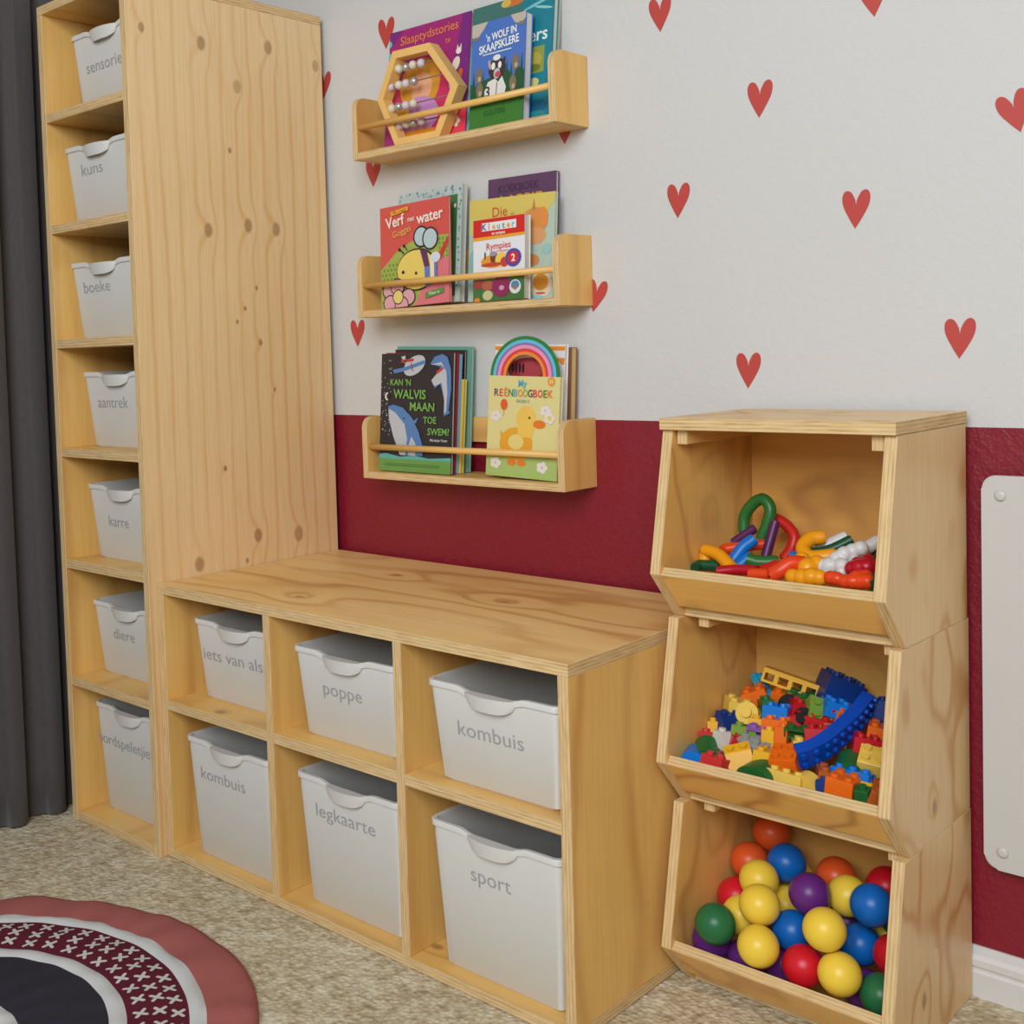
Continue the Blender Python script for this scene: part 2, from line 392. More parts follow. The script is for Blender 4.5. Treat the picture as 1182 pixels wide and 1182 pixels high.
m_bin_shade = wood_face('pine_plywood_rotary_shade', K=4.6, B=0.6, sx=5.0, sy=7.5, vor=0.86, line=0.75, pw=7.0, tint=((0.85, 0.505, 0.15), (0.76, 0.40, 0.085)))  # shaded copy of the bin plywood, orange bounce light painted into the tint
m_back = wood_face('pine_plywood_back_shade', K=4.2, B=0.8, sx=4.5, sy=7.0, vor=0.86, line=0.55, tint=BACK_SHADE)  # orange tint paints the warm shade inside the bins onto their backs
m_top = wood_face('pine_plywood_streaky', K=4.5, B=9.0, sx=1.7, sy=7.0, vor=0.80, line=0.62, stain=0.45, tint=TOPC)
slab('side_panel', t, TX1 - TT, TX1, -TD, 0, 0, TH - TT, 'z', m_tower)
slab('side_panel', t, TX0, TX0 + TT, -TD, 0, 0, TH - TT, 'z', m_in)
slab('top_board', t, TX0, TX1, -TD, 0, TH - TT, TH, 'y', m_in)
slab('bottom_board', t, TX0 + TT, TX1 - TT, -TD, 0, 0.001, TT, 'y', m_in)
for z in TZ: slab('shelf', t, TX0 + TT, TX1 - TT, -TD, -0.004, z - TT, z, 'y', m_in)
slab('back_panel', t, TX0 + TT, TX1 - TT, -0.004, 0, TT, TH - TT, 'z', m_in)

# ------------------------------------------------------------------ storage bench
BW, BD, BH, BT, BZS = 0.9107, 0.448, 0.5, 0.017, 0.2904
t = thing('storage_bench', (BW / 2, -BD / 2, 0), 'low plywood storage bench with six open compartments beside the tower', 'bench')
slab('top_board', t, 0.0005, BW, -BD, 0, BH - BT, BH, 'x', m_top)
slab('bottom_board', t, 0.0005, BW, -BD, 0, 0.001, BT, 'x', m_in)
cw = (BW - 4 * BT) / 3
xs = [0.0005, BT + cw, 2 * BT + 2 * cw, BW - BT]
for i, x in enumerate(xs):
    slab('side_panel' if i in (0, 3) else 'divider', t, x, x + BT, -BD, 0, BT, BH - BT, 'z', m_ply if i == 3 else m_in)
for i in range(3): slab('shelf', t, xs[i] + BT, xs[i + 1], -BD, -0.004, BZS - BT, BZS, 'x', m_in)
for i in range(3): slab('back_panel', t, xs[i] + BT, xs[i + 1], -0.004, 0, BT, BH - BT, 'x', m_in)

# ------------------------------------------------------------------ white tubs
m_tub = plain('white_plastic', (0.655, 0.645, 0.605), 0.42, grain=0.01)
m_ink = plain('grey_label_lettering', (0.33, 0.33, 0.33), 0.6)
def rr_loop(hw, hd, r, nf=22, nc=5):
    pts = []
    def arc(cx, cy, a0):
        for k in range(nc): a = math.radians(a0 + 90 * k / (nc - 1)); pts.append((cx + r * math.cos(a), cy + r * math.sin(a)))
    arc(-hw + r, -hd + r, 180)
    for k in range(1, nf): pts.append((-hw + r + (2 * hw - 2 * r) * k / nf, -hd))
    arc(hw - r, -hd + r, 270); arc(hw - r, hd - r, 0); arc(-hw + r, hd - r, 90)
    return pts
def sstep(a, b, x):
    x = max(0, min(1, (x - a) / (b - a))); return x * x * (3 - 2 * x)
TUBM = {}
def tub_meshes(h, w=0.232, d=0.33, inset=0.024):
    if h in TUBM: return TUBM[h]
    wb, db = w - inset, d - inset
    V = []; rings = []
    def ring(f, off, z, r):
        hw = (wb + (w - wb) * f) / 2 + off; hd = (db + (d - db) * f) / 2 + off
        st = len(V)
        for x, y in rr_loop(hw, hd, r):
            q = 0.0
            if y < -hd + 0.03: q = (1 - sstep(0.036, 0.062, abs(x))) * 0.0055 * sstep(0.5, 1.0, f)
            V.append((x, y, z - q))
        rings.append((st, len(V) - st))
    ring(0, -0.004, 0, 0.008); ring(0, 0, 0.004, 0.009); ring(0.90, 0, h * 0.90, 0.011); ring(1, -0.001, h - .009, 0.012)
    ring(1, 0.0022, h - .0085, 0.013); ring(1, 0.0024, h - .001, 0.013); ring(1, 0.002, h, 0.014); ring(1, -0.0035, h, 0.011); ring(1, -0.0045, h - .004, 0.010)
    ring(0.4, -0.004, h * .4, 0.009); ring(0, -0.004, 0.004, 0.008)
    Fc = []
    for (a, n), (b_, _) in zip(rings, rings[1:]):
        Fc += [(a + i, a + (i + 1) % n, b_ + (i + 1) % n, b_ + i) for i in range(n)]
    a, n = rings[0]; Fc.append(tuple(range(a + n - 1, a - 1, -1))); a, n = rings[-1]; Fc.append(tuple(range(a, a + n)))
    # pull: a bulging flap under the dipped rim
    hv = []; hf = []; nu, nv = 18, 6; hw_, hh_ = 0.046, 0.0215
    slope = inset / 2 / h
    for v in range(nv + 1):
        for u in range(nu + 1):
            s_ = -1 + 2 * u / nu; q = v / nv
            x = s_ * hw_ * (1 - 0.16 * q * q); zz = -0.0068 - q * hh_ * (1 - 0.30 * abs(s_) ** 4)
            bul = 0.0125 * (1 - s_ * s_) ** 0.75 * (1 - 0.30 * q)
            hv.append((x, -d / 2 - 0.0015 - bul - zz * slope * 0 , h + zz + 0.0015))
    nb = len(hv)
    for v in range(nv + 1):
        for u in range(nu + 1):
            x, y, z = hv[v * (nu + 1) + u]; hv.append((x * 0.985, -d / 2 + (h - z) * slope + 0.0006 if v == 0 else y + 0.0022, z))
    for o_, fl_ in ((0, 0), (nb, 1)):
        for v in range(nv):
            for u in range(nu):
                a = o_ + v * (nu + 1) + u; f = (a, a + 1, a + nu + 2, a + nu + 1); hf.append(f[::-1] if not fl_ else f)
    border = [u for u in range(nu + 1)] + [v * (nu + 1) + nu for v in range(1, nv + 1)] + [nv * (nu + 1) + u for u in range(nu - 1, -1, -1)] + [v * (nu + 1) for v in range(nv - 1, 0, -1)]
    for a, c in zip(border, border[1:] + border[:1]): hf.append((a, c, nb + c, nb + a))
    TUBM[h] = (V, Fc, hv, hf, w, d, wb, db)
    return TUBM[h]
SMOOTHN = []
def tub(x, yf, z, h, text, tw, tz, label, group, tx=0.0, rz=0.0):
    V, Fc, hv, hf, w, d, wb, db = tub_meshes(h)
    t = thing('storage_tub', (x, yf + d / 2, z), label, 'tub', group, rz)
    o = mesh_obj('body', V, Fc, m_tub, t, smooth=True)
    es = o.modifiers.new('crisp', 'EDGE_SPLIT'); es.split_angle = math.radians(42)
    mesh_obj('handle', hv, hf, m_tub, t, smooth=True).modifiers.new('crisp', 'EDGE_SPLIT').split_angle = math.radians(40)
    vs, fs, tl, y0, y1 = text_geo(text, -0.006)
    k = tw / tl; slope = (d - db) / 2 / h; L = math.hypot(1, slope)
    tv = []
    for a, b_ in vs:
        zz = tz - z + (b_ - 0.25) * min(k, 0.031)
        tv.append((tx + (a - tl / 2) * k, -(db / 2 + (d - db) / 2 * zz / h) - 0.0009, zz))
    mesh_obj('label_lettering', tv, fs, m_ink, o)
    return t
G1, G2 = 'white tubs in the tall cubby', 'white tubs in the storage bench'
SM, LG = 0.146, 0.216
for i, (txt, tw, tz, xx, yy, h, ttl) in enumerate([
        ('bordspeletjies', 0.192, .160, -0.150, -.425, LG, 'tall white plastic tub lettered bordspeletjies at the foot of the tower'),
        ('diere', 0.072, .3715, -0.160, -.415, SM, 'small white plastic tub lettered diere second from the bottom of the tower'),
        ('karre', 0.068, .5945, -0.146, -.423, SM, 'small white plastic tub lettered karre third from the bottom of the tower'),
        ('aantrek', 0.104, .8238, -0.147, -.422, SM, 'small white plastic tub lettered aantrek in the middle box of the tower'),
        ('boeke', 0.091, 1.0455, -0.158, -.432, SM, 'small white plastic tub lettered boeke third from the top of the tower'),
        ('kuns', 0.073, 1.2673, -0.155, -.436, SM, 'small white plastic tub lettered kuns second from the top of the tower'),
        ('sensories', 0.135, 1.4613, -0.139, -.421, SM, 'small white plastic tub lettered sensories in the top box of the tower')]):
    tub(xx, yy, [TT, *TZ][i] + 0.0002, h, txt, tw, tz, ttl, G1, tx={0: -0.018, 1: -0.014, 2: -0.018, 3: -0.020, 4: -0.030, 5: -0.025, 6: -0.004}[i])
for (txt, tw, tz, xx, yy, z, h, ttl, tx) in [
        ('iets van als', 0.166, .3725, 0.160, -.402, BZS, SM, 'small white tub lettered iets van als in the upper left bench compartment', -0.012),
        ('poppe', 0.088, .374, 0.462, -.424, BZS, SM, 'small white tub lettered poppe in the upper middle bench compartment', -0.008),
        ('kombuis', 0.117, .3718, 0.770, -.436, BZS, SM, 'small white tub lettered kombuis in the upper right bench compartment', -0.006),
        ('kombuis', 0.124, .1695, 0.172, -.436, BT, LG, 'tall white tub lettered kombuis in the lower left bench compartment', -0.018),
        ('legkaarte', 0.134, .1763, 0.468, -.432, BT, LG, 'tall white tub lettered legkaarte in the lower middle bench compartment', -0.007),
        ('sport', 0.072, .1685, 0.768, -.437, BT, LG, 'tall white tub lettered sport in the lower right bench compartment', -0.008)]:
    tub(xx, yy, z + 0.0002, h, txt, tw, tz, ttl, G2, tx)

# ------------------------------------------------------------------ stacked toy bins
NX0, NX1, NT_, MH = 0.925, 1.247, 0.0155, 0.262
BINL = ['plywood toy bin with slanted front holding plastic tubes, topmost of the stack', 'plywood toy bin with slanted front holding building bricks, middle of the stack', 'plywood toy bin with slanted front full of play balls, lowest of the stack']
BIN = []
for i, (zb, dy) in enumerate([(0.524, -0.005), (0.262, 0.0), (0.0, 0.003)]):
    t = thing('toy_bin', ((NX0 + NX1) / 2, -0.12, zb), BINL[i], 'toy bin', 'stacked plywood toy bins')
    zf = 0.001 if i == 2 else 0.0
    topf = -0.229
    poly = [(-0.001 + dy, zb + zf), (-0.001 + dy, zb + MH - 0.0003), (topf + dy, zb + MH - 0.0003), (-0.270 + dy, zb + 0.067), (-0.209 + dy, zb + zf)]
    side('side_panel', t, poly, NX0, NX0 + NT_, m_bin_shade); side('side_panel', t, poly, NX1 - NT_, NX1, m_bin_lit)
    slab('bottom_board', t, NX0 + NT_, NX1 - NT_, -0.207 + dy, -0.009 + dy, zb + zf, zb + 0.0155, 'x', m_in)
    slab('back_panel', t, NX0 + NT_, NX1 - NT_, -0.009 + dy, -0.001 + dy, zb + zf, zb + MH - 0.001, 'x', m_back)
    # slanted front board
    p0 = Vector((0, -0.209 - 0.061 * 0.0165 / 0.067 + dy + 0.001, zb + 0.0165)); p1 = Vector((0, -0.269 + dy, zb + 0.067))
    ey = (p1 - p0).normalized(); ex = Vector((1, 0, 0)); ez = ex.cross(ey); L = (p1 - p0).length; T_ = 0.0145
    inward = ez if ez.z > 0 else -ez
    c = (p0 + p1) / 2 + inward * (T_ / 2) + Vector(((NX0 + NX1) / 2, 0, 0)) - t.location
    fr = Matrix(((ex.x, ey.x, ez.x, c.x), (ex.y, ey.y, ez.y, c.y), (ex.z, ey.z, ez.z, c.z), (0, 0, 0, 1)))
    a = (NX1 - NX0) / 2 - NT_
    board('front_board', t, fr, [(-a, -L / 2), (a, -L / 2), (a, L / 2), (-a, L / 2)], T_, m_bin_shade)
    if i < 2:
        for x in (NX0 + NT_ + 0.016, NX1 - NT_ - 0.0165):
            slab('stacking_rail', t, x, x + 0.0160, -0.198 + dy, -0.020 + dy, zb - 0.0145, zb - 0.0002, 'y', m_in, thick='x')
    BIN.append((zb, dy))
t = thing('bin_lid', ((NX0 + NX1) / 2, -0.12, 0.7865), 'flat plywood lid board covering the top of the toy bin stack', 'lid')
slab('top_board', t, NX0 - 0.001, NX1 + 0.001, -0.242, -0.003, 0.7862, 0.8022, 'x', m_bin_lit)
for x in (NX0 + NT_ + 0.003, NX1 - NT_ - 0.0185):
    slab('stacking_rail', t, x, x + 0.0155, -0.228, -0.020, 0.7862 - 0.0205, 0.7860, 'y', m_in, thick='x')

# ------------------------------------------------------------------ wall book ledges
LX0, LX1, LYF, LT = 0.163, 0.640, -0.0780, 0.0135
LZ = [1.271, 0.9726, 0.6650]
LL = ['plywood wall book ledge holding the hexagon abacus, highest of the three', 'plywood wall book ledge between the other two, holding the bee book', 'plywood wall book ledge crossing the maroon paint line, lowest of the three']
for zl, lab in zip(LZ, LL):
    t = thing('book_ledge', ((LX0 + LX1) / 2, -0.03, zl), lab, 'shelf', 'wall book ledges')
    yb, h, r = WALL - 0.0003, 0.118, 0.020
    arc = [(LYF + r - r * math.cos(math.radians(a)), zl + h - r + r * math.sin(math.radians(a))) for a in range(90, -1, -15)]
    poly = [(yb, zl), (yb, zl + h)] + arc + [(LYF, zl)]
    side('end_panel', t, poly, LX0, LX0 + LT, m_in); side('end_panel', t, poly, LX1 - LT, LX1, m_in)
    slab('bottom_board', t, LX0 + LT, LX1 - LT, LYF, yb, zl, zl + LT, 'x', m_in)
    slab('back_rail', t, LX0 + LT, LX1 - LT, WALL - 0.0110, yb, zl + 0.070, zl + h - 0.002, 'x', m_in, thick='y')
    bm = bmesh.new(); p0 = Vector((LX0 + LT - 0.002, LYF + 0.0075, zl + 0.0605)) - t.location
    tube_mesh(bm, [p0, p0 + Vector((LX1 - LX0 - 2 * LT + 0.004, 0, 0))], 0.0058, 16)
    bm_obj('rod', bm, wood_face('dowel_wood', K=1.0, B=3.0, sx=0.6, sy=9.0, vor=0, line=0.25), t, smooth=True)

# ------------------------------------------------------------------ heart decals, heater panel, rug: flat things of the room
m_heart = plain('red_heart_vinyl', (0.48, 0.055, 0.042), 0.55, grain=0.05)
def heart(px, py, wpx, rot, label):
    c = onY(px, py, WALL)
    pts = []
    ctrl = [(0, -1.0), (-0.42, -0.42), (-0.80, 0.22), (-0.86, 0.72), (-0.66, 0.98), (-0.34, 0.92), (-0.08, 0.55), (0, 0.22)]
    q = [Vector((x, y, 0)) for x, y in ctrl]
    left = catmull(q, 5)
    right = [Vector((-p.x, p.y + 0.04 * max(0, p.y), 0)) for p in left[::-1]][1:-1]
    pts = [(p.x, p.y) for p in left] + [(p.x, p.y) for p in right]
    hw, hh = wpx, wpx * 1.16
    cr, sr = math.cos(math.radians(rot)), math.sin(math.radians(rot))
    V = []
    for dz in (0.0, 0.0006):
        for x, y in pts:
            X, Z = x * hw, y * hh; V.append((X * cr - Z * sr, -dz - 0.0002, X * sr + Z * cr))
    n = len(pts)
    o = mesh_obj('heart_decal', V, [tuple(range(n, 2 * n)), tuple(range(n - 1, -1, -1))] + [(i, n + i, n + (i + 1) % n, (i + 1) % n) for i in range(n)], m_heart)
    o.location = c
    tag(o, label, 'wall decal', 'red heart decals on the wall')
HS = 0.0232
heart(762, 17, HS, 0, 'red heart decal on the white wall right of the highest book ledge')
heart(1008, -3, HS, 3, 'red heart decal cut off by the top edge of the picture')
heart(877, 115, HS, -3, 'red heart decal level with the highest ledge, nearest right of it')
heart(1172, 130, HS, 14, 'red heart decal cut off by the right edge of the picture')
heart(783, 232, HS, -3, 'red heart decal on the white wall right of the gap above the middle ledge')
heart(988, 242, HS, -3, 'red heart decal in the middle of the white wall above the toy bins')
heart(1108, 391, HS, -2, 'red heart decal on the white wall above the right corner of the bin lid')
heart(864, 428, HS, -2, 'red heart decal just above the left half of the bin lid')
heart(446, 39, HS * 1.08, -3, 'red heart decal peeking out at the top left of the pink book')
heart(374, 99, HS, -6, 'red heart decal half hidden by the edge of the tall cubby')
heart(431, 200, HS, -2, 'red heart decal between the highest and middle ledge, near the left end')
heart(652, 148, HS, -2, 'red heart decal tip showing under the right end of the highest ledge')
heart(688, 342, HS, -14, 'red heart decal beside the right end panel of the middle ledge')
heart(413, 385, HS, -2, 'red heart decal below the left end of the middle ledge')

t = thing('panel_heater', (1.53, 0.0, 0.455), 'flat white wall panel heater with rounded corners right of the toy bins', 'heater')
m_heat = plain('white_enamel', (0.56, 0.545, 0.52), 0.35, grain=0.01)
hx0, hx1, hz0, hz1 = 1.2665, 1.82, 0.1895, 0.7180
pts = []
r = 0.018
for cx_, cz_, a0 in ((hx1 - r, hz1 - r, 0), (hx0 + r, hz1 - r, 90), (hx0 + r, hz0 + r, 180), (hx1 - r, hz0 + r, 270)):
    for k in range(7): a = math.radians(a0 + 15 * k); pts.append((cx_ + r * math.cos(a) - 1.53, cz_ + r * math.sin(a) - 0.455))
bm = bmesh.new()
A = [bm.verts.new((x, -0.008, z)) for x, z in pts]; B_ = [bm.verts.new((x, 0.000, z)) for x, z in pts]; n = len(pts)
fA = bm.faces.new(A); bm.faces.new(B_[::-1])
for i in range(n): bm.faces.new((A[i], B_[i], B_[(i + 1) % n], A[(i + 1) % n]))
bmesh.ops.bevel(bm, geom=[e for e in fA.edges], offset=0.003, segments=3, affect='EDGES')
heat_panel = bm_obj('panel', bm, m_heat, t, smooth=False)
for x, z in ((hx0 + .024, hz1 - .026), (hx0 + .024, hz0 + .026), (hx1 - .024, hz1 - .026), (hx1 - .024, hz0 + .026)):
    V = []; Fc = []; ns = 16
    for k, (rr, yy) in enumerate(((0.0074, -.008), (0.0074, -.0098), (0.0058, -.0115), (0.0028, -.0121))):
        V += [(x - 1.53 + rr * math.cos(2 * math.pi * q / ns), yy, z - 0.455 + rr * math.sin(2 * math.pi * q / ns)) for q in range(ns)]
    for k in range(3): Fc += [(k * ns + q, k * ns + (q + 1) % ns, (k + 1) * ns + (q + 1) % ns, (k + 1) * ns + q) for q in range(ns)]
    Fc.append(tuple(range(3 * ns, 4 * ns)))
    mesh_obj('screw_cap', V, Fc, m_heat, heat_panel, smooth=True)
    bm = bmesh.new(); tube_mesh(bm, [(x - 1.53, 0.0, z - .455), (x - 1.53, WALL - 0.0002, z - .455)], 0.006, 10); bm_obj('standoff', bm, m_heat, t)

# ------------------------------------------------------------------ round quilted rug
RCX, RCY = 0.28, -1.05
def fabric(name, c0, c1, sc=900):
    m, nt, b = newmat(name); g = NT(nt); tc = g.n('ShaderNodeTexCoord')
    k = g.noise(tc.outputs['Object'], sc, 2); k2 = g.noise(tc.outputs['Object'], 25, 2)
    c = g.mix(g.math('MULTIPLY', g.math('ADD', k, k2), 0.5), (*c0, 1), (*c1, 1))
    nt.links.new(c, b.inputs['Base Color']); b.inputs['Roughness'].default_value = 0.9; b.inputs['Specular IOR Level'].default_value = 0.15
    nt.links.new(g.bump(k, 0.3, 0.001), b.inputs['Normal'])
    return m
def rug():
    t = thing('round_rug', (RCX, RCY, 0), 'round padded rug in pink, white, maroon and charcoal rings on the carpet', 'rug')
    def height(r, a):
        wr = 0.0
        if r > 0.385: wr = 0.0010 * math.sin(a * 34 + 14 * r + 1.5 * math.sin(a * 7)) + 0.0012 * math.sin(a * 19 + 2)
        return 0.0105 + wr + 0.0008 * math.sin(a * 23 + r * 40)
    def ring(name, ra, rb, mat, edge=False, nr=7, na=260):
        V = []; Fc = []
        radii = [ra + (rb - ra) * i / nr for i in range(nr + 1)]
        for i, r in enumerate(radii):
            puff = 0.0028 * math.sin(math.pi * i / nr)
            for k in range(na):
                a = 2 * math.pi * k / na; rr = r
                if edge and i >= nr - 1: rr = r + 0.003 * math.sin(a * 5 + 1) + 0.0015 * math.sin(a * 12)
                V.append((rr * math.cos(a), rr * math.sin(a), height(r, a) + puff - (0.003 if edge and i == nr else 0)))
        if edge:
            for k in range(na):
                x, y, z = V[nr * na + k]; s = 1 + 0.002 / math.hypot(x, y); V.append((x * s, y * s, 0.0005))
        n = nr + (1 if edge else 0)
        for i in range(n): Fc += [(i * na + k, (i + 1) * na + k, (i + 1) * na + (k + 1) % na, i * na + (k + 1) % na) for k in range(na)]
        if ra < 0.001: pass
        return mesh_obj(name, V, Fc, mat, t, smooth=True)
    pink = fabric('dusty_pink_cotton', (0.30, 0.085, 0.075), (0.42, 0.130, 0.110)); wht = fabric('white_cotton', (0.50, 0.50, 0.49), (0.66, 0.66, 0.64))
    mar = fabric('maroon_cotton', (0.085, 0.010, 0.020), (0.135, 0.016, 0.030)); chc = fabric('charcoal_cotton', (0.022, 0.020, 0.028), (0.042, 0.038, 0.048))
    ring('outer_band', 0.387, 0.458, pink, True); ring('white_band', 0.364, 0.387, wht, nr=4); ring('cross_band', 0.281, 0.364, mar)
    ring('white_band', 0.257, 0.281, wht, nr=4); ring('dark_band', 0.142, 0.257, chc, nr=10); ring('white_band', 0.118, 0.142, wht, nr=4); ring('center_disc', 0.0001, 0.118, chc, nr=8)
    # printed crosses, one flat part
    V = []; Fc = []
    q = random.Random(3)
    for row, r in enumerate((0.2985, 0.3235, 0.3475)):
        n = int(2 * math.pi * r / 0.0345)
        for k in range(n):
            a = 2 * math.pi * (k + 0.5 * (row % 2)) / n + q.uniform(-.008, .008); rr = r + q.uniform(-.002, .002)
            tw = q.uniform(-.25, .25)
            for da in (math.pi / 4, -math.pi / 4):
                d = a + da + tw; L, w_ = 0.0125, 0.0027
                ring_ = []
                for s in range(12):
                    # rounded bar
                    e = 1 if s < 6 else -1; ph = math.pi * (s % 6) / 5 - math.pi / 2
                    lx = e * (L - w_ + w_ * math.cos(ph)); ly = e * w_ * math.sin(ph)
                    x = rr * math.cos(a) + lx * math.cos(d) - ly * math.sin(d); y = rr * math.sin(a) + lx * math.sin(d) + ly * math.cos(d)
                    R_ = math.hypot(x, y); f = (R_ - 0.281) / 0.083
                    ring_.append(len(V)); V.append((x, y, height(R_, math.atan2(y, x)) + 0.0028 * math.sin(math.pi * max(0, min(1, f))) + 0.0007))
                Fc.append(tuple(ring_))
    mesh_obj('cross_print', V, Fc, fabric('cream_print', (0.52, 0.49, 0.43), (0.62, 0.59, 0.53)), t)
rug()

# ------------------------------------------------------------------ books on the ledges
m_page = plain('paper_page_block', (0.66, 0.62, 0.54), 0.8, grain=0.08)
def book(label, TL, TR, BR, BL, zs, Yb, Yt, th, col, spine=None, page=None, name='picture_book', group=None, hard=0.0016):
    """a leaning book: cover corners in photo pixels, laid on a plane from (Yb, ledge) to (Yt, 0.2 m up); returns root, w, h"""
    pl = (Yb, zs, Yt, zs + 0.2)
    q = [onslope(*p, *pl) for p in (TL, TR, BR, BL)]
    ey = Vector((0, Yt - Yb, 0.2)).normalized(); ex = Vector((1, 0, 0)); o = Vector((0, Yb, zs))
    uv = [((p - o).dot(ex), (p - o).dot(ey)) for p in q]
    vt = (uv[0][1] + uv[1][1]) / 2; vb = (uv[2][1] + uv[3][1]) / 2
    ut = (uv[0][0] + uv[1][0]) / 2; ub = (uv[2][0] + uv[3][0]) / 2
    wdt = ((uv[1][0] - uv[0][0]) + (uv[2][0] - uv[3][0])) / 2
    sk = (ut - ub) / (vt - vb); roll = max(-0.05, min(0.05, -sk))
    roll = 0.6 * roll
    um = ub - sk * vb + sk * vt * 0.5; h = vt
    lift = abs(math.sin(roll)) * wdt / 2 + th * max(0.0, (Yt - Yb) / 0.2) + 0.0003
    exr = ex * math.cos(roll) + ey * math.sin(roll); eyr = ey * math.cos(roll) - ex * math.sin(roll); ez = exr.cross(eyr)
    base = o + ex * (um + math.tan(roll) * h / 2) + ey * lift
    h -= lift
    t = thing(name, (0, 0, 0), label, 'book', group)
    t.matrix_world = Matrix(((exr.x, eyr.x, ez.x, base.x), (exr.y, eyr.y, ez.y, base.y), (exr.z, eyr.z, ez.z, base.z), (0, 0, 0, 1)))
    c = hard
    bm = bmesh.new()
    box_bm(bm, -wdt / 2, wdt / 2, 0, h, -c, 0); box_bm(bm, -wdt / 2, wdt / 2, 0, h, -th, -th + c); box_bm(bm, -wdt / 2, -wdt / 2 + c, 0, h, -th + c, -c)
    bm_obj('cover', bm, col, t)
    bm = bmesh.new(); box_bm(bm, -wdt / 2 + c, wdt / 2 - 0.0015, 0.001, h - 0.0015, -th + c, -c)
    bm_obj('pages', bm, page or m_page, t)
    return t, wdt, h
def pr(w, h): return Print(w, h)
def place(p, t, w): return p.build('cover_print', [c for c in t.children if c.name.startswith('cover')][0], Matrix.Translation((-w / 2, 0, 0)))
Z1, Z2, Z3 = LZ[0] + LT + 0.0004, LZ[1] + LT + 0.0004, LZ[2] + LT + 0.0004

# --- highest ledge
t, w, h = book('pink and purple picture book with a golden title behind the hexagon abacus', (452, 37), (543.7, 14.2), (538, 146), (443, 161), Z1, -0.036, -0.012, 0.014, P(160, 40, 112))
p = pr(w, h)
p.poly([(0.86, 0), (1, 0), (1, 1), (0.90, 1), (0.80, 0.5)], P(120, 38, 120)).poly([(0, 0.86), (0.16, 0.99), (0.14, 1), (0, 1)], P(122, 40, 122))
p.ell(0.50, 0.36, 0.42, 0.36, P(206, 46, 96)).ell(0.42, 0.50, 0.25, 0.22, P(214, 150, 46)).ell(0.44, 0.47, 0.13, 0.13, P(232, 170, 130)).ell(0.42, 0.24, 0.25, 0.16, P(196, 140, 196)).ell(0.20, 0.30, 0.10, 0.06, P(236, 190, 60))
p.ell(0.45, 0.06, 0.32, 0.07, P(224, 140, 40)).poly([(0.60, 0), (1, 0), (1, 0.27), (0.78, 0.34), (0.66, 0.18)], P(226, 64, 84))
for a in range(5): p.ell(0.88 + 0.035 * math.cos(a * 1.257), 0.13 + 0.028 * math.sin(a * 1.257), 0.022, 0.018, P(240, 225, 220))
p.ell(0.88, 0.13, 0.02, 0.016, P(240, 190, 50))
p.poly([(0.86, 0.36), (0.90, 0.36), (0.94, 0.54), (0.90, 0.56), (0.86, 0.48)], P(196, 96, 34)).ell(0.85, 0.60, 0.042, 0.06, P(228, 214, 198), -20).ell(0.875, 0.70, 0.032, 0.026, P(232, 220, 205)).poly([(0.85, 0.71), (0.86, 0.76), (0.875, 0.72)], P(228, 214, 198)).poly([(0.88, 0.72), (0.905, 0.76), (0.905, 0.71)], P(228, 214, 198)).ell(0.81, 0.45, 0.03, 0.05, P(230, 215, 200)).ell(0.79, 0.53, 0.03, 0.012, P(70, 30, 30))
p.text('Slaaptydstories', 0.50, 0.915, 0.075, P(226, 130, 66), 0.80, 0.006, 2).text('te', 0.74, 0.815, 0.05, P(226, 130, 60), None, 0.004, 3)
p.ell(0.015, 0.90, 0.02, 0.025, P(90, 190, 180)).ell(0.012, 0.80, 0.02, 0.025, P(90, 190, 180))
place(p, t, w)
t, w, h = book('large teal picture book lettered ers standing behind the wolf book', (546, 9.5), (641, -15), (634, 128), (541, 140), Z1, -0.034, -0.010, 0.013, P(22, 122, 138))
p = pr(w, h)
p.rect(0.002, 0.998, 0.002, 0.998, P(22, 122, 138))
p.poly([(0, 0.62), (0.62, 0.60), (0.62, 1), (0, 1)], P(66, 112, 104)).ell(0.50, 0.965, 0.14, 0.03, P(200, 110, 50)).ell(0.42, 0.97, 0.06, 0.03, P(206, 176, 80)).ell(0.80, 0.90, 0.16, 0.012, P(120, 186, 186), 12).ell(0.88, 0.86, 0.11, 0.010, P(140, 198, 194), -14)
p.text('ers', 0.83, 0.665, 0.10, P(222, 230, 226), 0.22, 0.012).rect(0.69, 0.91, 0.37, 0.57, P(142, 150, 60)).ell(0.80, 0.47, 0.08, 0.06, P(176, 164, 70)).ell(0.80, 0.41, 0.07, 0.03, P(110, 120, 50)).ell(0.80, 0.30, 0.06, 0.035, P(206, 200, 120)).ell(0.84, 0.11, 0.13, 0.05, P(18, 98, 134)).ell(0.82, 0.05, 0.14, 0.03, P(36, 130, 140))
p.rect(0, 0.03, 0, 0.7, P(70, 176, 170))
place(p, t, w)
t, w, h = book('thin pale book standing right behind the large teal book', (560, 5), (646, -16), (640, 128), (552, 140), Z1, -0.0185, 0.006, 0.006, P(186, 190, 176))
t, w, h = book('small thick blue book titled n Wolf in Skaapsklere with a wolf in fleece', (545.6, 29), (607.3, 13.6), (603.7, 131.5), (542, 140), Z1, -0.062, -0.040, 0.019, P(74, 112, 186), page=plain('paper_bright', (0.72, 0.71, 0.69), 0.8))
p = pr(w, h)
p.rect(0, 1, 0, 0.27, P(58, 118, 44)).poly([(0, 0.27), (1, 0.27), (1, 0.46), (0.9, 0.50), (0.8, 0.42), (0.7, 0.5), (0.2, 0.44), (0.1, 0.40), (0, 0.44)], P(44, 84, 50))
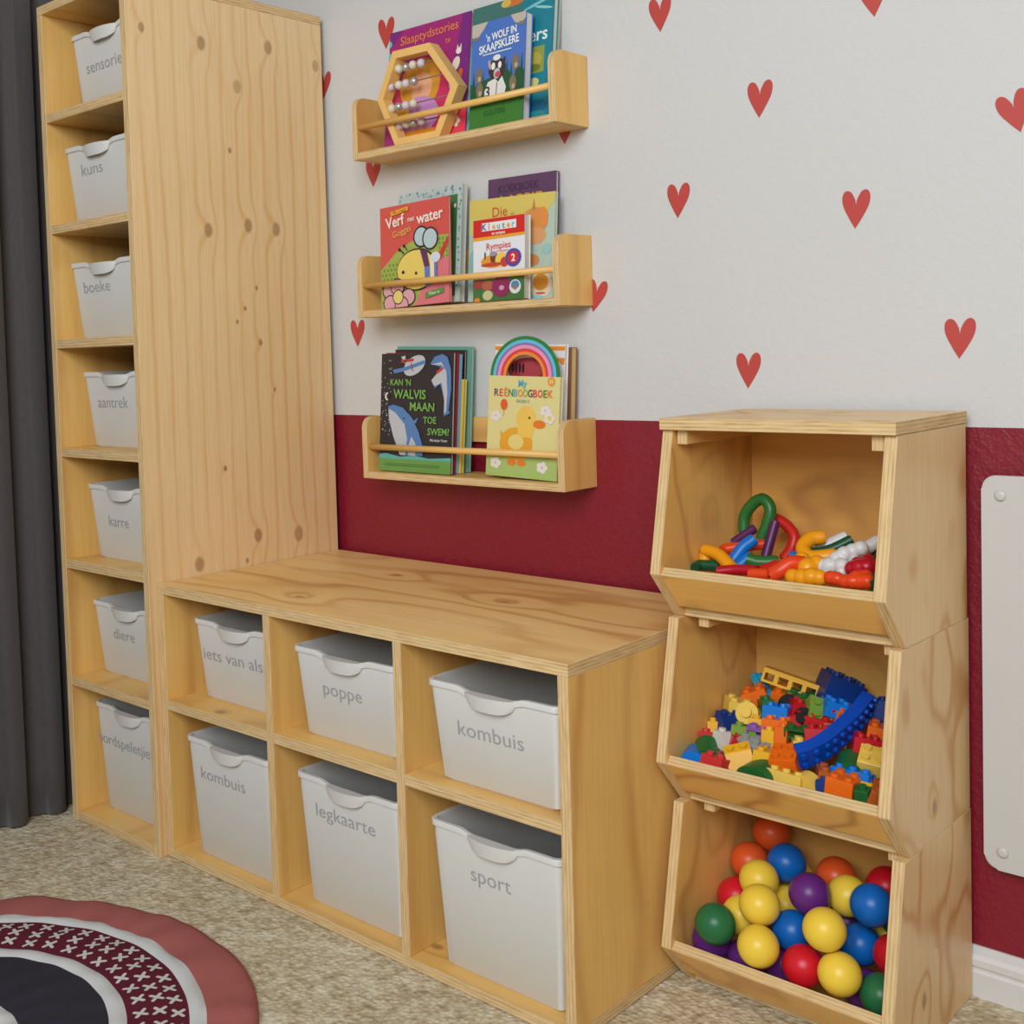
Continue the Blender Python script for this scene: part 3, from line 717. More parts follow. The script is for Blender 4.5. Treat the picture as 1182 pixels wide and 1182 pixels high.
for x, hh in ((0.06, 0.54), (0.14, 0.50), (0.24, 0.52), (0.68, 0.60), (0.76, 0.56), (0.86, 0.6), (0.95, 0.63)): p.poly([(x - 0.05, 0.28), (x + 0.05, 0.28), (x, hh)], P(36, 82, 48))
p.poly([(0, 0.88), (0.10, 0.86), (0.22, 0.93), (0.3, 1.0), (0, 1.0)], P(190, 180, 164)).poly([(0.72, 1), (0.80, 0.92), (0.92, 0.90), (1, 0.94), (1, 1)], P(186, 176, 160)).ell(0.08, 0.86, 0.07, 0.018, P(126, 118, 108)).ell(0.92, 0.90, 0.07, 0.018, P(126, 118, 108))
for x, y in ((0.16, 0.50), (0.18, 0.36), (0.80, 0.36), (0.84, 0.55)): p.ell(x, y, 0.065, 0.075, P(126, 110, 84)).ell(x + 0.01, y - 0.03, 0.03, 0.025, P(184, 160, 130))
p.ell(0.50, 0.53, 0.16, 0.10, P(62, 50, 50)).ell(0.36, 0.58, 0.025, 0.05, P(180, 160, 140), 15).ell(0.62, 0.58, 0.025, 0.05, P(62, 50, 50), -15).ell(0.49, 0.635, 0.07, 0.028, P(226, 222, 214)).ell(0.43, 0.56, 0.035, 0.035, P(230, 228, 220)).ell(0.55, 0.56, 0.032, 0.033, P(230, 228, 220)).ell(0.50, 0.485, 0.06, 0.05, P(190, 184, 176)).ell(0.52, 0.475, 0.055, 0.028, P(200, 70, 84))
p.poly([(0.28, 0.22), (0.64, 0.22), (0.68, 0.34), (0.60, 0.45), (0.53, 0.40), (0.47, 0.44), (0.34, 0.42), (0.28, 0.34)], P(222, 218, 210)).poly([(0.485, 0.22), (0.50, 0.22), (0.52, 0.40), (0.50, 0.40)], P(120, 108, 100)).text('3', 0.335, 0.33, 0.10, P(70, 56, 56), None, 0.02)
p.text("'n WOLF IN", 0.56, 0.85, 0.070, P(236, 234, 226), 0.56, 0.022, 4).text('SKAAPSKLERE', 0.52, 0.755, 0.075, P(236, 234, 226), 0.74, 0.022, 4).rect(0.22, 0.76, 0.680, 0.692, P(206, 214, 220)).text('KLEUTERS', 0.48, 0.13, 0.05, P(44, 90, 40), 0.4, 0.01)
place(p, t, w)

# --- middle ledge
t, w, h = book('green picture book with a pale blue patterned border behind the bee book', (457.5, 224.4), (531.3, 212), (533, 349), (459, 355), Z2, -0.040, -0.016, 0.014, P(182, 196, 190), page=plain('paper_cream', (0.68, 0.63, 0.52), 0.8))
p = pr(w, h); p.rect(0.05, 0.93, 0.05, 0.91, P(56, 112, 58))
q = random.Random(5)
for k in range(46):
    x = q.choice([q.uniform(0.94, 0.99), q.uniform(0.02, 0.98)]); y = q.uniform(0.03, 0.97) if x > 0.935 else q.uniform(0.925, 0.985)
    p.ell(x, y, 0.016, 0.010, q.choice([P(120, 150, 166), P(150, 176, 176), P(98, 128, 150)]), q.uniform(0, 90), n=6)
for k in range(16): p.ell(q.uniform(0.72, 0.91), q.uniform(0.1, 0.88), 0.02, 0.02, q.choice([P(80, 140, 60), P(40, 90, 50), P(226, 216, 200), P(206, 90, 50)]), n=7)
p.text('TUINE', 0.5, 0.955, 0.05, P(206, 214, 206), 0.4, 0.01)
place(p, t, w)
t, w, h = book('coral paperback titled Verf met water with a yellow bee and flower', (435.5, 240.0), (513.8, 227.8), (522.3, 350.3), (443.5, 356.4), Z2, -0.0590, -0.0490, 0.007, P(206, 82, 74), page=plain('paper_bright', (0.72, 0.71, 0.69), 0.8))
p = pr(w, h); K_ = P(40, 30, 36)
p.poly([(0, 0.0), (0, 0.38), (0.30, 0.58), (0.62, 0.66), (1, 0.64), (1, 0.42), (0.85, 0.0)], P(158, 172, 78)).poly([(0.50, 0), (1, 0), (1, 0.42), (0.86, 0.44), (0.70, 0.30)], P(214, 116, 122)).ell(0.62, 0.62, 0.02, 0.02, P(158, 172, 78))
for iy in range(9):
    for ix in range(12):
        x, y = 0.03 + ix * 0.055 + 0.027 * (iy % 2), 0.06 + iy * 0.045
        if y < 0.36 + 0.55 * x and x < 0.36: p.ell(x, y, 0.012, 0.014, P(112, 138, 56), n=6)
for iy in range(5):
    for ix in range(3): p.ell(0.88 + ix * 0.05, 0.44 + iy * 0.042, 0.012, 0.013, P(112, 138, 56), n=6)
p.poly([(0.82, 0.42), (0.90, 0.42), (1.0, 0.56), (1.0, 0.62)], P(202, 50, 48))
p.ell(0.62, 0.655, 0.115, 0.105, K_, 12).ell(0.62, 0.655, 0.095, 0.088, P(178, 198, 200), 12).ell(0.75, 0.625, 0.115, 0.11, K_).ell(0.75, 0.625, 0.096, 0.094, P(178, 198, 200))
p.ell(0.55, 0.345, 0.295, 0.205, K_).ell(0.54, 0.345, 0.278, 0.190, P(228, 200, 100)).poly([(0.60, 0.533), (0.70, 0.52), (0.74, 0.36), (0.66, 0.36)], P(92, 46, 92)).poly([(0.66, 0.36), (0.74, 0.36), (0.74, 0.18), (0.67, 0.165)], P(96, 120, 186)).poly([(0.80, 0.46), (0.84, 0.38), (0.84, 0.26), (0.80, 0.22)], P(96, 120, 186)).rect(0.75, 0.80, 0.24, 0.46, P(232, 220, 180)).ell(0.82, 0.44, 0.07, 0.05, P(206, 214, 220))
p.ell(0.35, 0.335, 0.022, 0.018, K_).ell(0.54, 0.31, 0.018, 0.016, K_).ell(0.30, 0.56, 0.02, 0.016, K_).ell(0.37, 0.59, 0.02, 0.016, K_).poly([(0.30, 0.555), (0.36, 0.51), (0.37, 0.52), (0.31, 0.565)], K_).poly([(0.37, 0.585), (0.41, 0.54), (0.42, 0.545), (0.38, 0.59)], K_)
for x, y in ((0.14, 0.17), (0.26, 0.20), (0.42, 0.09), (0.15, 0.045), (0.32, 0.02)): p.ell(x, y, 0.105, 0.085, K_).ell(x, y, 0.092, 0.073, P(218, 160, 168))
p.ell(0.27, 0.10, 0.082, 0.075, K_).ell(0.27, 0.10, 0.070, 0.064, P(226, 204, 120))
p.poly([(0.18, 0.90), (0.44, 0.93), (0.44, 0.97), (0.18, 0.945)], P(226, 160, 40)).text('Nr. 1 verf', 0.31, 0.937, 0.03, K_, 0.22, 0.008, 3)
p.text('Verf', 0.24, 0.845, 0.105, P(238, 222, 208), 0.28, 0.02, 6).text('met', 0.48, 0.845, 0.05, P(238, 222, 208), 0.10, 0.01, 4).text('water', 0.75, 0.845, 0.105, P(238, 222, 208), 0.38, 0.02, 4).text('Goggas', 0.34, 0.735, 0.06, P(220, 176, 90), 0.28, 0.004, 12).poly([(0.67, 0.055), (0.93, 0.095), (0.93, 0.15), (0.67, 0.11)], P(90, 140, 66)).text('Kleur in', 0.80, 0.105, 0.03, P(220, 226, 200), 0.22, 0.008, 4)
place(p, t, w)
t, w, h = book('tall purple book with dark lettering sticking up behind the yellow book', (564.1, 208.3), (642.6, 196), (639, 345), (561, 350), Z2, -0.012, -0.001, 0.009, P(94, 60, 92))
p = pr(w, h); p.text('KOEKBOEK', 0.46, 0.915, 0.06, P(66, 40, 66), 0.60, 0.015, 1).text('LAPPIE', 0.50, 0.80, 0.11, P(206, 146, 46), 0.62, 0.02)
place(p, t, w)
t, w, h = book('yellow and pale blue picture book titled Die with an orange animal', (542.4, 233.3), (642.7, 219), (637, 340), (540.4, 347.7), Z2, -0.030, -0.020, 0.008, P(178, 194, 176))
p = pr(w, h)
p.poly([(0, 0.80), (0.3, 0.76), (0.6, 0.72), (0.9, 0.80), (1, 0.92), (1, 1), (0, 1)], P(214, 190, 96)).poly([(0, 0.66), (0.4, 0.62), (0.4, 0.78), (0, 0.82)], P(198, 198, 120)).ell(0.78, 0.74, 0.15, 0.13, P(212, 142, 76)).ell(0.86, 0.78, 0.07, 0.09, P(220, 140, 66)).ell(0.78, 0.60, 0.13, 0.08, P(216, 156, 104)).poly([(0.74, 0.84), (0.765, 0.96), (0.79, 0.84)], P(190, 130, 66)).poly([(0.68, 0.3), (0.72, 0.3), (0.74, 0.58), (0.69, 0.56)], P(196, 130, 80)).ell(0.76, 0.375, 0.08, 0.055, P(206, 134, 74), -10)
p.ell(0.86, 0.14, 0.13, 0.125, P(226, 206, 176)).ell(0.86, 0.16, 0.085, 0.08, P(214, 142, 40)).ell(0.86, 0.055, 0.06, 0.01, P(190, 90, 60)).ell(0.78, 0.02, 0.12, 0.02, P(140, 196, 202)).ell(0.92, 0.47, 0.06, 0.05, P(150, 190, 180), 20).ell(0.05, 0.3, 0.06, 0.2, P(140, 180, 176))
p.text('Die', 0.37, 0.865, 0.095, P(196, 96, 44), 0.20, 0.008, 2).text('en', 0.52, 0.835, 0.03, P(150, 110, 60), None, 0.004)
place(p, t, w)
t, w, h = book('small thick red and white book titled Rympies with a round number two badge', (547, 253.6), (604.7, 248.5), (606.7, 343.7), (545.8, 347.7), Z2, -0.063, -0.051, 0.016, P(224, 224, 226))
p = pr(w, h)
p.rect(0, 1, 0, 0.27, P(66, 112, 54)).rect(0, 1, 0.775, 1, P(206, 34, 32)).poly([(0, 0.745), (1, 0.755), (1, 0.79), (0, 0.785)], P(230, 160, 40))
for k, (ch, cc) in enumerate(zip('Kleuter', (P(60, 80, 150), P(220, 110, 150), P(226, 170, 60), P(80, 170, 210), P(60, 150, 80), P(236, 150, 50), P(110, 170, 220)))):
    x = 0.22 + k * 0.094; (p.rect(0.17, 0.84, 0.855, 0.955, P(226, 226, 222)) if k == 0 else p).text(ch, x, 0.905, 0.075, cc, None, 0.03)
p.text('se rympies', 0.50, 0.82, 0.034, P(236, 230, 224), 0.34, 0.02).text('Rympies', 0.50, 0.665, 0.080, P(206, 70, 66), 0.62, 0.012, 1).text('vir kleuters', 0.58, 0.60, 0.03, P(214, 90, 84), 0.26, 0.004)
p.ell(0.40, 0.48, 0.24, 0.08, P(226, 150, 50)).ell(0.42, 0.52, 0.08, 0.07, P(120, 60, 46)).ell(0.56, 0.49, 0.12, 0.09, P(232, 196, 90)).ell(0.62, 0.46, 0.08, 0.06, P(196, 60, 50)).ell(0.40, 0.57, 0.07, 0.03, P(150, 146, 150)).ell(0.24, 0.555, 0.015, 0.05, P(40, 40, 50)).ell(0.38, 0.44, 0.22, 0.025, P(190, 70, 40))
for k in range(20): a = k * math.pi / 10; p.ell(0.79 + 0.125 * math.cos(a), 0.50 + 0.09 * math.sin(a), 0.03, 0.022, P(92, 70, 150), n=8)
p.ell(0.79, 0.50, 0.125, 0.09, P(92, 70, 150)).ell(0.79, 0.50, 0.10, 0.073, P(206, 40, 44)).text('2', 0.79, 0.50, 0.085, P(240, 236, 232), None, 0.02)
p.ell(0.12, 0.21, 0.12, 0.055, P(150, 66, 56)).ell(0.30, 0.19, 0.12, 0.06, P(176, 92, 70)).ell(0.56, 0.17, 0.18, 0.13, P(140, 40, 84)).ell(0.57, 0.15, 0.05, 0.03, P(206, 150, 170)).ell(0.83, 0.15, 0.11, 0.085, P(216, 216, 214)).ell(0.83, 0.17, 0.08, 0.05, P(70, 130, 180)).ell(0.83, 0.14, 0.035, 0.03, P(176, 110, 70)).ell(0.30, 0.07, 0.10, 0.06, P(196, 190, 140)).ell(0.09, 0.02, 0.06, 0.03, P(226, 130, 40))
place(p, t, w)

# --- lowest ledge
t, w, h = book('tall pale teal book standing rearmost in the left group of the lowest ledge', (461.8, 401), (546.7, 398.4), (538.3, 545), (452, 542), Z3, -0.0170, -0.0060, 0.008, P(104, 160, 144))
p = pr(w, h); q = random.Random(9)
for k in range(26): p.ell(q.uniform(0.04, 0.97), q.uniform(0.02, 0.98), 0.03, 0.03, q.choice([P(70, 130, 112), P(150, 190, 172), P(90, 150, 130)]), n=7)
place(p, t, w)
t, w, h = book('dark brown picture book right behind the whale book', (457.8, 404.9), (537.6, 402.4), (531, 547), (451, 543), Z3, -0.0260, -0.0140, 0.007, P(50, 34, 32))
t, w, h = book('thin yellow book with its page edge showing behind the blue one', (456, 436.5), (538.5, 436.5), (529, 548), (446, 544), Z3, -0.0365, -0.0235, 0.0085, P(214, 186, 80), page=plain('paper_yellow', (0.66, 0.52, 0.16), 0.8))
t, w, h = book('thin light blue book between the whale book and the yellow one', (452, 409), (532.5, 407.5), (525.5, 547.5), (443, 543), Z3, -0.0440, -0.0305, 0.006, P(120, 168, 200), page=plain('paper_blue', (0.50, 0.60, 0.66), 0.8))
t, w, h = book('thin red book directly behind the whale book', (448, 408), (527.5, 406.5), (524, 547), (439.5, 543), Z3, -0.0520, -0.0375, 0.006, P(150, 34, 40), page=plain('paper_red', (0.36, 0.10, 0.09), 0.8))
t, w, h = book('dark book titled Kan n walvis maan toe swem with blue whales', (442.9, 409), (521.5, 405.8), (522.2, 546.6), (435.7, 542.6), Z3, -0.0625, -0.0470, 0.008, P(42, 38, 42))
p = pr(w, h); BL_, WH_ = P(84, 124, 176), P(184, 186, 190)
p.rect(0, 1, 0, 0.105, P(104, 150, 72)).poly([(0, 0.105), (1, 0.105), (1, 0.135), (0.7, 0.12), (0.5, 0.14), (0.3, 0.125), (0.1, 0.15), (0, 0.14)], P(92, 168, 158))
q = random.Random(4)
for k in range(40): p.ell(q.uniform(0.01, 0.16), q.uniform(0.28, 0.97), 0.006, 0.004, P(206, 206, 200), n=6)
p.ell(0.10, 0.635, 0.032, 0.034, P(220, 214, 196)).ell(0.115, 0.635, 0.024, 0.026, P(42, 38, 42))
p.poly([(0.12, 0.55), (0.19, 0.565), (0.33, 0.54), (0.46, 0.46), (0.56, 0.34), (0.62, 0.22), (0.62, 0.14), (0.30, 0.14), (0.20, 0.30), (0.13, 0.46)], BL_).poly([(0.125, 0.53), (0.22, 0.50), (0.36, 0.40), (0.40, 0.28), (0.38, 0.14), (0.30, 0.14), (0.20, 0.30), (0.135, 0.44)], WH_).poly([(0.42, 0.22), (0.46, 0.30), (0.52, 0.24), (0.52, 0.14), (0.42, 0.14)], WH_).poly([(0.46, 0.42), (0.55, 0.46), (0.52, 0.41)], BL_).ell(0.35, 0.45, 0.01, 0.008, P(30, 30, 36))
p.ell(0.48, 0.895, 0.16, 0.075, WH_, 24).poly([(0.33, 0.88), (0.62, 0.94), (0.635, 0.91), (0.35, 0.85), (0.2, 0.83), (0.17, 0.86)], BL_).poly([(0.29, 0.97), (0.35, 0.98), (0.36, 0.90)], WH_).poly([(0.29, 0.945), (0.47, 0.955), (0.47, 0.93), (0.30, 0.92)], P(186, 56, 54)).ell(0.35, 0.935, 0.016, 0.012, P(30, 60, 40)).poly([(0.45, 0.85), (0.465, 0.85), (0.44, 0.92), (0.425, 0.92)], P(150, 60, 56))
p.poly([(0.70, 0.905), (0.76, 0.965), (0.86, 0.985), (0.93, 0.96), (0.98, 0.86), (0.99, 0.70), (0.96, 0.52), (0.90, 0.47), (0.90, 0.62), (0.84, 0.74), (0.76, 0.70), (0.80, 0.80), (0.84, 0.88)], BL_).poly([(0.71, 0.90), (0.86, 0.895), (0.88, 0.86), (0.80, 0.83), (0.72, 0.77), (0.76, 0.72), (0.86, 0.75), (0.90, 0.60), (0.90, 0.49), (0.925, 0.50), (0.94, 0.66), (0.92, 0.84), (0.85, 0.92)], WH_).poly([(0.78, 0.84), (0.89, 0.885), (0.88, 0.86), (0.80, 0.82)], P(196, 60, 54)).ell(0.94, 0.50, 0.045, 0.012, BL_, 20)
gr = P(116, 168, 78)
p.text("KAN 'N", 0.29, 0.755, 0.052, gr, 0.36, 0.02, -1).text('WALVIS', 0.42, 0.655, 0.075, gr, 0.56, 0.02, -1).text('MAAN', 0.60, 0.55, 0.070, gr, 0.38, 0.02, -1).text('TOE', 0.71, 0.44, 0.055, gr, 0.18, 0.02).text('SWEM?', 0.83, 0.345, 0.055, gr, 0.32, 0.02).text('Marietjie Visser', 0.84, 0.275, 0.022, P(206, 206, 200), 0.24, 0.01).rect(0.08, 0.85, 0.062, 0.066, P(80, 124, 58)).rect(0.08, 0.85, 0.048, 0.052, P(80, 124, 58))
place(p, t, w)
t, w, h = book('thick brown-covered book with yellowed pages at the right end of the lowest ledge', (610, 401), (661.5, 400), (655.5, 545), (603, 545), Z3, -0.018, -0.012, 0.017, P(140, 84, 56), page=plain('paper_yellowed', (0.62, 0.46, 0.20), 0.8))
t, w, h = book('white book with orange stripes behind the rainbow arch', (574.4, 397.6), (655.2, 396.9), (646, 553), (566, 549), Z3, -0.035, -0.026, 0.010, P(226, 224, 222), page=plain('paper_bright', (0.72, 0.71, 0.69), 0.8))
p = pr(w, h); og = P(232, 140, 46)
p.rect(0, 1, 0.955, 0.985, og).poly([(0, 0.86), (0, 0.90), (0.10, 0.90)], og).poly([(0.87, 0.90), (1, 0.90), (0.99, 0.85), (0.96, 0.85)], og).rect(0, 0.3, 0.80, 0.885, og).ell(0.50, 0.80, 0.30, 0.10, P(150, 44, 56)).ell(0.52, 0.81, 0.20, 0.06, P(176, 62, 72))
for x in (0.27, 0.32, 0.37, 0.42): p.ell(x, 0.82, 0.02, 0.04, P(40, 26, 30))
p.text('5+', 0.78, 0.935, 0.02, P(60, 60, 70), None, 0.004)
place(p, t, w)
t, w, h = book('pale yellow book titled My Reenboogboek with a duck and a die-cut rainbow arch', (567.5, 434.2), (647.5, 434.2), (642, 555), (558.4, 549), Z3, -0.062, -0.049, 0.010, P(218, 206, 138))
p = pr(w, h)
p.poly([(0, 0), (1, 0), (1, 0.20), (0.6, 0.235), (0.3, 0.22), (0, 0.235)], P(164, 186, 104))
og = P(226, 160, 42)
p.ell(0.42, 0.33, 0.235, 0.165, og).poly([(0.19, 0.46), (0.24, 0.42), (0.30, 0.30), (0.20, 0.33)], og).ell(0.55, 0.58, 0.135, 0.13, P(232, 190, 86)).poly([(0.44, 0.50), (0.68, 0.52), (0.64, 0.40), (0.44, 0.40)], P(232, 190, 86)).ell(0.42, 0.35, 0.11, 0.075, P(224, 204, 122)).ell(0.74, 0.535, 0.085, 0.042, P(222, 120, 36)).ell(0.60, 0.595, 0.013, 0.015, P(60, 46, 40)).rect(0.36, 0.40, 0.16, 0.22, og).rect(0.49, 0.53, 0.16, 0.22, og).ell(0.37, 0.145, 0.065, 0.032, P(220, 124, 40)).ell(0.51, 0.145, 0.065, 0.032, P(220, 124, 40))
for x, y in ((0.12, 0.60), (0.14, 0.13), (0.80, 0.12), (0.82, 0.67), (0.88, 0.60)):
    for a in range(5): p.ell(x + 0.045 * math.cos(a * 1.257), y + 0.033 * math.sin(a * 1.257), 0.035, 0.026, P(226, 214, 206), n=10)
p.ell(0.88, 0.60, 0.03, 0.024, P(226, 196, 90)).ell(0.235, 0.715, 0.05, 0.055, P(220, 92, 40)).poly([(0.233, 0.60), (0.237, 0.60), (0.24, 0.66), (0.236, 0.66)], P(90, 110, 60)).ell(0.885, 0.955, 0.05, 0.045, P(226, 154, 54)).text('24', 0.885, 0.955, 0.03, P(240, 226, 196), None, 0.008)
p.text('My', 0.49, 0.93, 0.065, P(92, 170, 186), 0.12, 0.03)
for k, (ch, cc) in enumerate(zip('REËNBOOGBOEK', (P(70, 90, 76), P(220, 60, 70), P(224, 120, 50), P(66, 120, 60), P(80, 170, 196), P(230, 140, 40), P(150, 170, 90), P(70, 70, 80), P(214, 60, 90), P(214, 60, 40), P(70, 130, 60), P(230, 110, 40)))):
    p.text(ch, 0.12 + k * 0.069, 0.835, 0.072, cc, 0.065, 0.012)
p.text('GROEN 5', 0.50, 0.755, 0.028, P(92, 160, 150), 0.22, 0.008)
place(p, t, w)
# die-cut arch: half-ring above the cover, printed in bands
V = []; Fc = []; ix = []; nn = 28
bands = [0.290, 0.265, 0.242, 0.226, 0.200, 0.178, 0.155]
cols = [P(46, 122, 60), P(96, 186, 212), P(140, 106, 176), P(226, 146, 176), P(216, 62, 66), P(230, 136, 50)]
s_ = w * 0.487 / 0.290; asp = 0.92
for zz in (0.0, -0.0016):
    for r in bands:
        for k in range(nn + 1):
            a = math.pi * k / nn; V.append((r * s_ * math.cos(a), h + r * s_ * asp * math.sin(a), zz))
nr_ = nn + 1; lay = len(bands) * nr_
for bnd in range(len(bands) - 1):
    for k in range(nn):
        a = bnd * nr_ + k; f = (a, a + 1, a + nr_ + 1, a + nr_); Fc.append(f); ix.append(bnd); Fc.append(tuple(i + lay for i in f[::-1])); ix.append(bnd)
for e in (0, len(bands) - 1):
    for k in range(nn): a = e * nr_ + k; Fc.append((a, a + 1, a + 1 + lay, a + lay)); ix.append(0 if e == 0 else 5)
mesh_obj('rainbow_arch', V, Fc, cols, t, ix)

# ------------------------------------------------------------------ hexagon abacus
def abacus():
    Y = -0.0640; dep = 0.024
    hexpx = [(453, 59.5), (495.5, 49), (529, 97.5), (506, 148), (456, 158), (435.5, 116)]
    P3 = [onY(x, y, Y) for x, y in hexpx]
    c = sum(P3, Vector()) / 6; zmin = Z1
    dz = zmin + 0.0002 - min(P3[3].z, P3[4].z)
    P3[3].z = P3[4].z = zmin + 0.0003
    t = thing('abacus', (c.x, Y, zmin), 'hexagonal wooden toy abacus with pastel beads on the highest ledge', 'abacus')
    base = t.location
    L = [p - base for p in P3]; cc = sum(L, Vector()) / 6
    mw = wood_face('beech_light', K=1.5, B=6.0, vor=0, line=0.25, stain=0.2)
    for i in range(6):
        a, b_ = L[i], L[(i + 1) % 6]; f = 0.84
        ai, bi = cc + (a - cc) * f, cc + (b_ - cc) * f
        q = [a, b_, bi, ai]; D = Vector((0, dep, 0))
        mesh_obj('frame_bar', q + [v + D for v in q], [(0, 1, 2, 3), (7, 6, 5, 4), (0, 4, 5, 1), (1, 5, 6, 2), (2, 6, 7, 3), (3, 7, 4, 0)], mw, t)
    rows = [((452, 74), (510, 60), [(225, 580, 0), (285, 570, 1), (345, 560, 0), (415, 540, 2)]), ((446, 100), (519, 87), [(155, 740, 2), (225, 730, 0), (285, 712, 2), (355, 690, 1)]),
            ((446, 124), (517, 114), [(165, 920, 0), (225, 910, 1), (285, 900, 2), (350, 880, 0)]), ((454, 145), (508, 134), [(230, 1070, 2), (290, 1060, 0), (350, 1040, 1), (420, 1030, 2)])]
    mr = plain('dark_wire', (0.22, 0.15, 0.10), 0.5)
    mb = [plain('bead_cream', (0.66, 0.60, 0.46), 0.45), plain('bead_silver', (0.55, 0.56, 0.55), 0.25, 0.7), plain('bead_lilac', (0.62, 0.54, 0.58), 0.45)]
    bm = bmesh.new(); bmesh.ops.create_uvsphere(bm, u_segments=14, v_segments=9, radius=0.0082)
    me = bpy.data.meshes.new('bead'); [setattr(f, 'smooth', True) for f in bm.faces]; bm.to_mesh(me); bm.free()
    mes = []
    for m_ in mb: k = me.copy(); k.materials.append(m_); mes.append(k)
    for (a, b_, beads) in rows:
        A, B_ = onY(*a, Y + dep / 2) - base, onY(*b_, Y + dep / 2) - base
        A.z = B_.z = sum((onY(430 + x / 7.386, y / 7.386, Y + dep / 2) - base).z for x, y, k in beads) / 4
        # end the wire on the frame's inner faces
        bm = bmesh.new(); tube_mesh(bm, [A, B_], 0.0013, 8); wire = bm_obj('wire', bm, mr, t, smooth=True)
        for (x, y, kd) in beads:
            p_ = onY(430 + x / 7.386, y / 7.386, Y + dep / 2) - base
            o = bpy.data.objects.new('bead', mes[kd]); COL.objects.link(o); o.parent = wire; o.location = (p_.x, dep / 2, A.z + rnd.uniform(-.0006, .0006))
abacus()

# ------------------------------------------------------------------ play balls in the lowest bin
BR_ = 0.0274
BC = {'orange': toy('orange', 214, 84, 34), 'blue': toy('blue', 12, 96, 176), 'yellow': toy('yellow', 236, 200, 66), 'red': toy('red', 206, 26, 40), 'purple': toy('purple', 98, 40, 118), 'green': toy('green', 38, 106, 62)}
BALLS = [('orange', 0.9821, -0.0504, 0.1746, 'orange play ball highest in the pile, deep in the back left corner'),
 ('orange', 0.9688, -0.0931, 0.1422, 'orange play ball near the left wall of the bin, above a red ball'),
 ('blue', 1.0227, -0.0855, 0.1522, 'blue play ball at the back of the pile beside the topmost orange one'),
 ('yellow', 1.0078, -0.1395, 0.1418, 'yellow play ball in front of the left orange ball, above another yellow'),
 ('yellow', 1.0170, -0.0462, 0.1133, 'yellow play ball at the back, partly covered by the purple ball on top'),
 ('red', 0.9688, -0.1326, 0.1034, 'red play ball half hidden against the left wall of the bin'),
 ('yellow', 1.0389, -0.1982, 0.1360, 'yellow play ball in the left of the heap overlapping the yellow one above'),
 ('purple', 1.0909, -0.1574, 0.1528, 'purple play ball lying on top in the middle of the heap'),
 ('orange', 1.0900, -0.0720, 0.1467, 'orange play ball against the back wall right of the middle'),
 ('yellow', 1.1256, -0.1146, 0.1450, 'yellow play ball between the purple top ball and the right blue ball'),
 ('red', 1.1592, -0.0661, 0.1503, 'dark red play ball in the back right corner of the bin'),
 ('blue', 1.1739, -0.1519, 0.1603, 'blue play ball lying high at the right side of the heap'),
 ('yellow', 1.0007, -0.1774, 0.1017, 'yellow play ball wedged behind the green ball at the left'),
 ('yellow', 1.0326, -0.1088, 0.1010, 'yellow play ball showing as a sliver under the purple top ball'),
 ('green', 0.9915, -0.2342, 0.1081, 'green play ball at the front left corner of the bin'),
 ('blue', 1.0725, -0.1715, 0.1007, 'blue play ball in the middle of the heap below the purple one'),
 ('yellow', 1.1394, -0.2173, 0.1413, 'yellow play ball in the centre right of the heap between two blue ones'),
 ('blue', 1.1508, -0.1355, 0.0937, 'blue play ball below the high blue one at the right'),
 ('yellow', 1.0549, -0.2342, 0.0974, 'yellow play ball at the front board next to the green one'),
 ('red', 1.1061, -0.2097, 0.0785, 'red play ball at the front board in the middle'),
 ('yellow', 1.1596, -0.2190, 0.0898, 'yellow play ball at the front board right of the red one'),
 ('purple', 1.0565, -0.1687, 0.0475, 'purple play ball peeking out between the front yellow and red balls'),
 ('purple', 0.9688, -0.2043, 0.0668, 'purple play ball peeking out at the left behind the green ball'),
 ('purple', 1.0182, -0.1960, 0.0540, 'purple play ball low between the green and the front yellow ball'),
 ('purple', 1.1664, -0.1592, 0.0458, 'purple play ball low behind the front right yellow ball'),
 ('green', 1.2032, -0.1943, 0.0672, 'green play ball at the front right corner of the bin'),
 ('red', 1.2032, -0.1505, 0.1014, 'red play ball half hidden by the right side panel of the bin'),
 ('yellow', 1.1660, -0.0819, 0.0921, 'yellow play ball showing behind the two right blue balls'),
 ('green', 1.1936, -0.1068, 0.1344, 'green play ball mostly hidden at the right edge of the opening'),
 ('purple', 1.1105, -0.0856, 0.0928, 'purple play ball deep in the gap behind the centre right yellow ball')]
bm = bmesh.new(); bmesh.ops.create_uvsphere(bm, u_segments=36, v_segments=24, radius=BR_)
for f in bm.faces: f.smooth = True
ball_me = bpy.data.meshes.new('play_ball'); bm.to_mesh(ball_me); bm.free()
BM_ = {}
for c_, x, y, z, lab in BALLS:
    if c_ not in BM_: BM_[c_] = ball_me.copy(); BM_[c_].materials.append(BC[c_])
    o = bpy.data.objects.new('play_ball', BM_[c_]); COL.objects.link(o); o.location = (x, y, z)
    tag(o, lab, 'ball', 'play balls in the lowest bin')

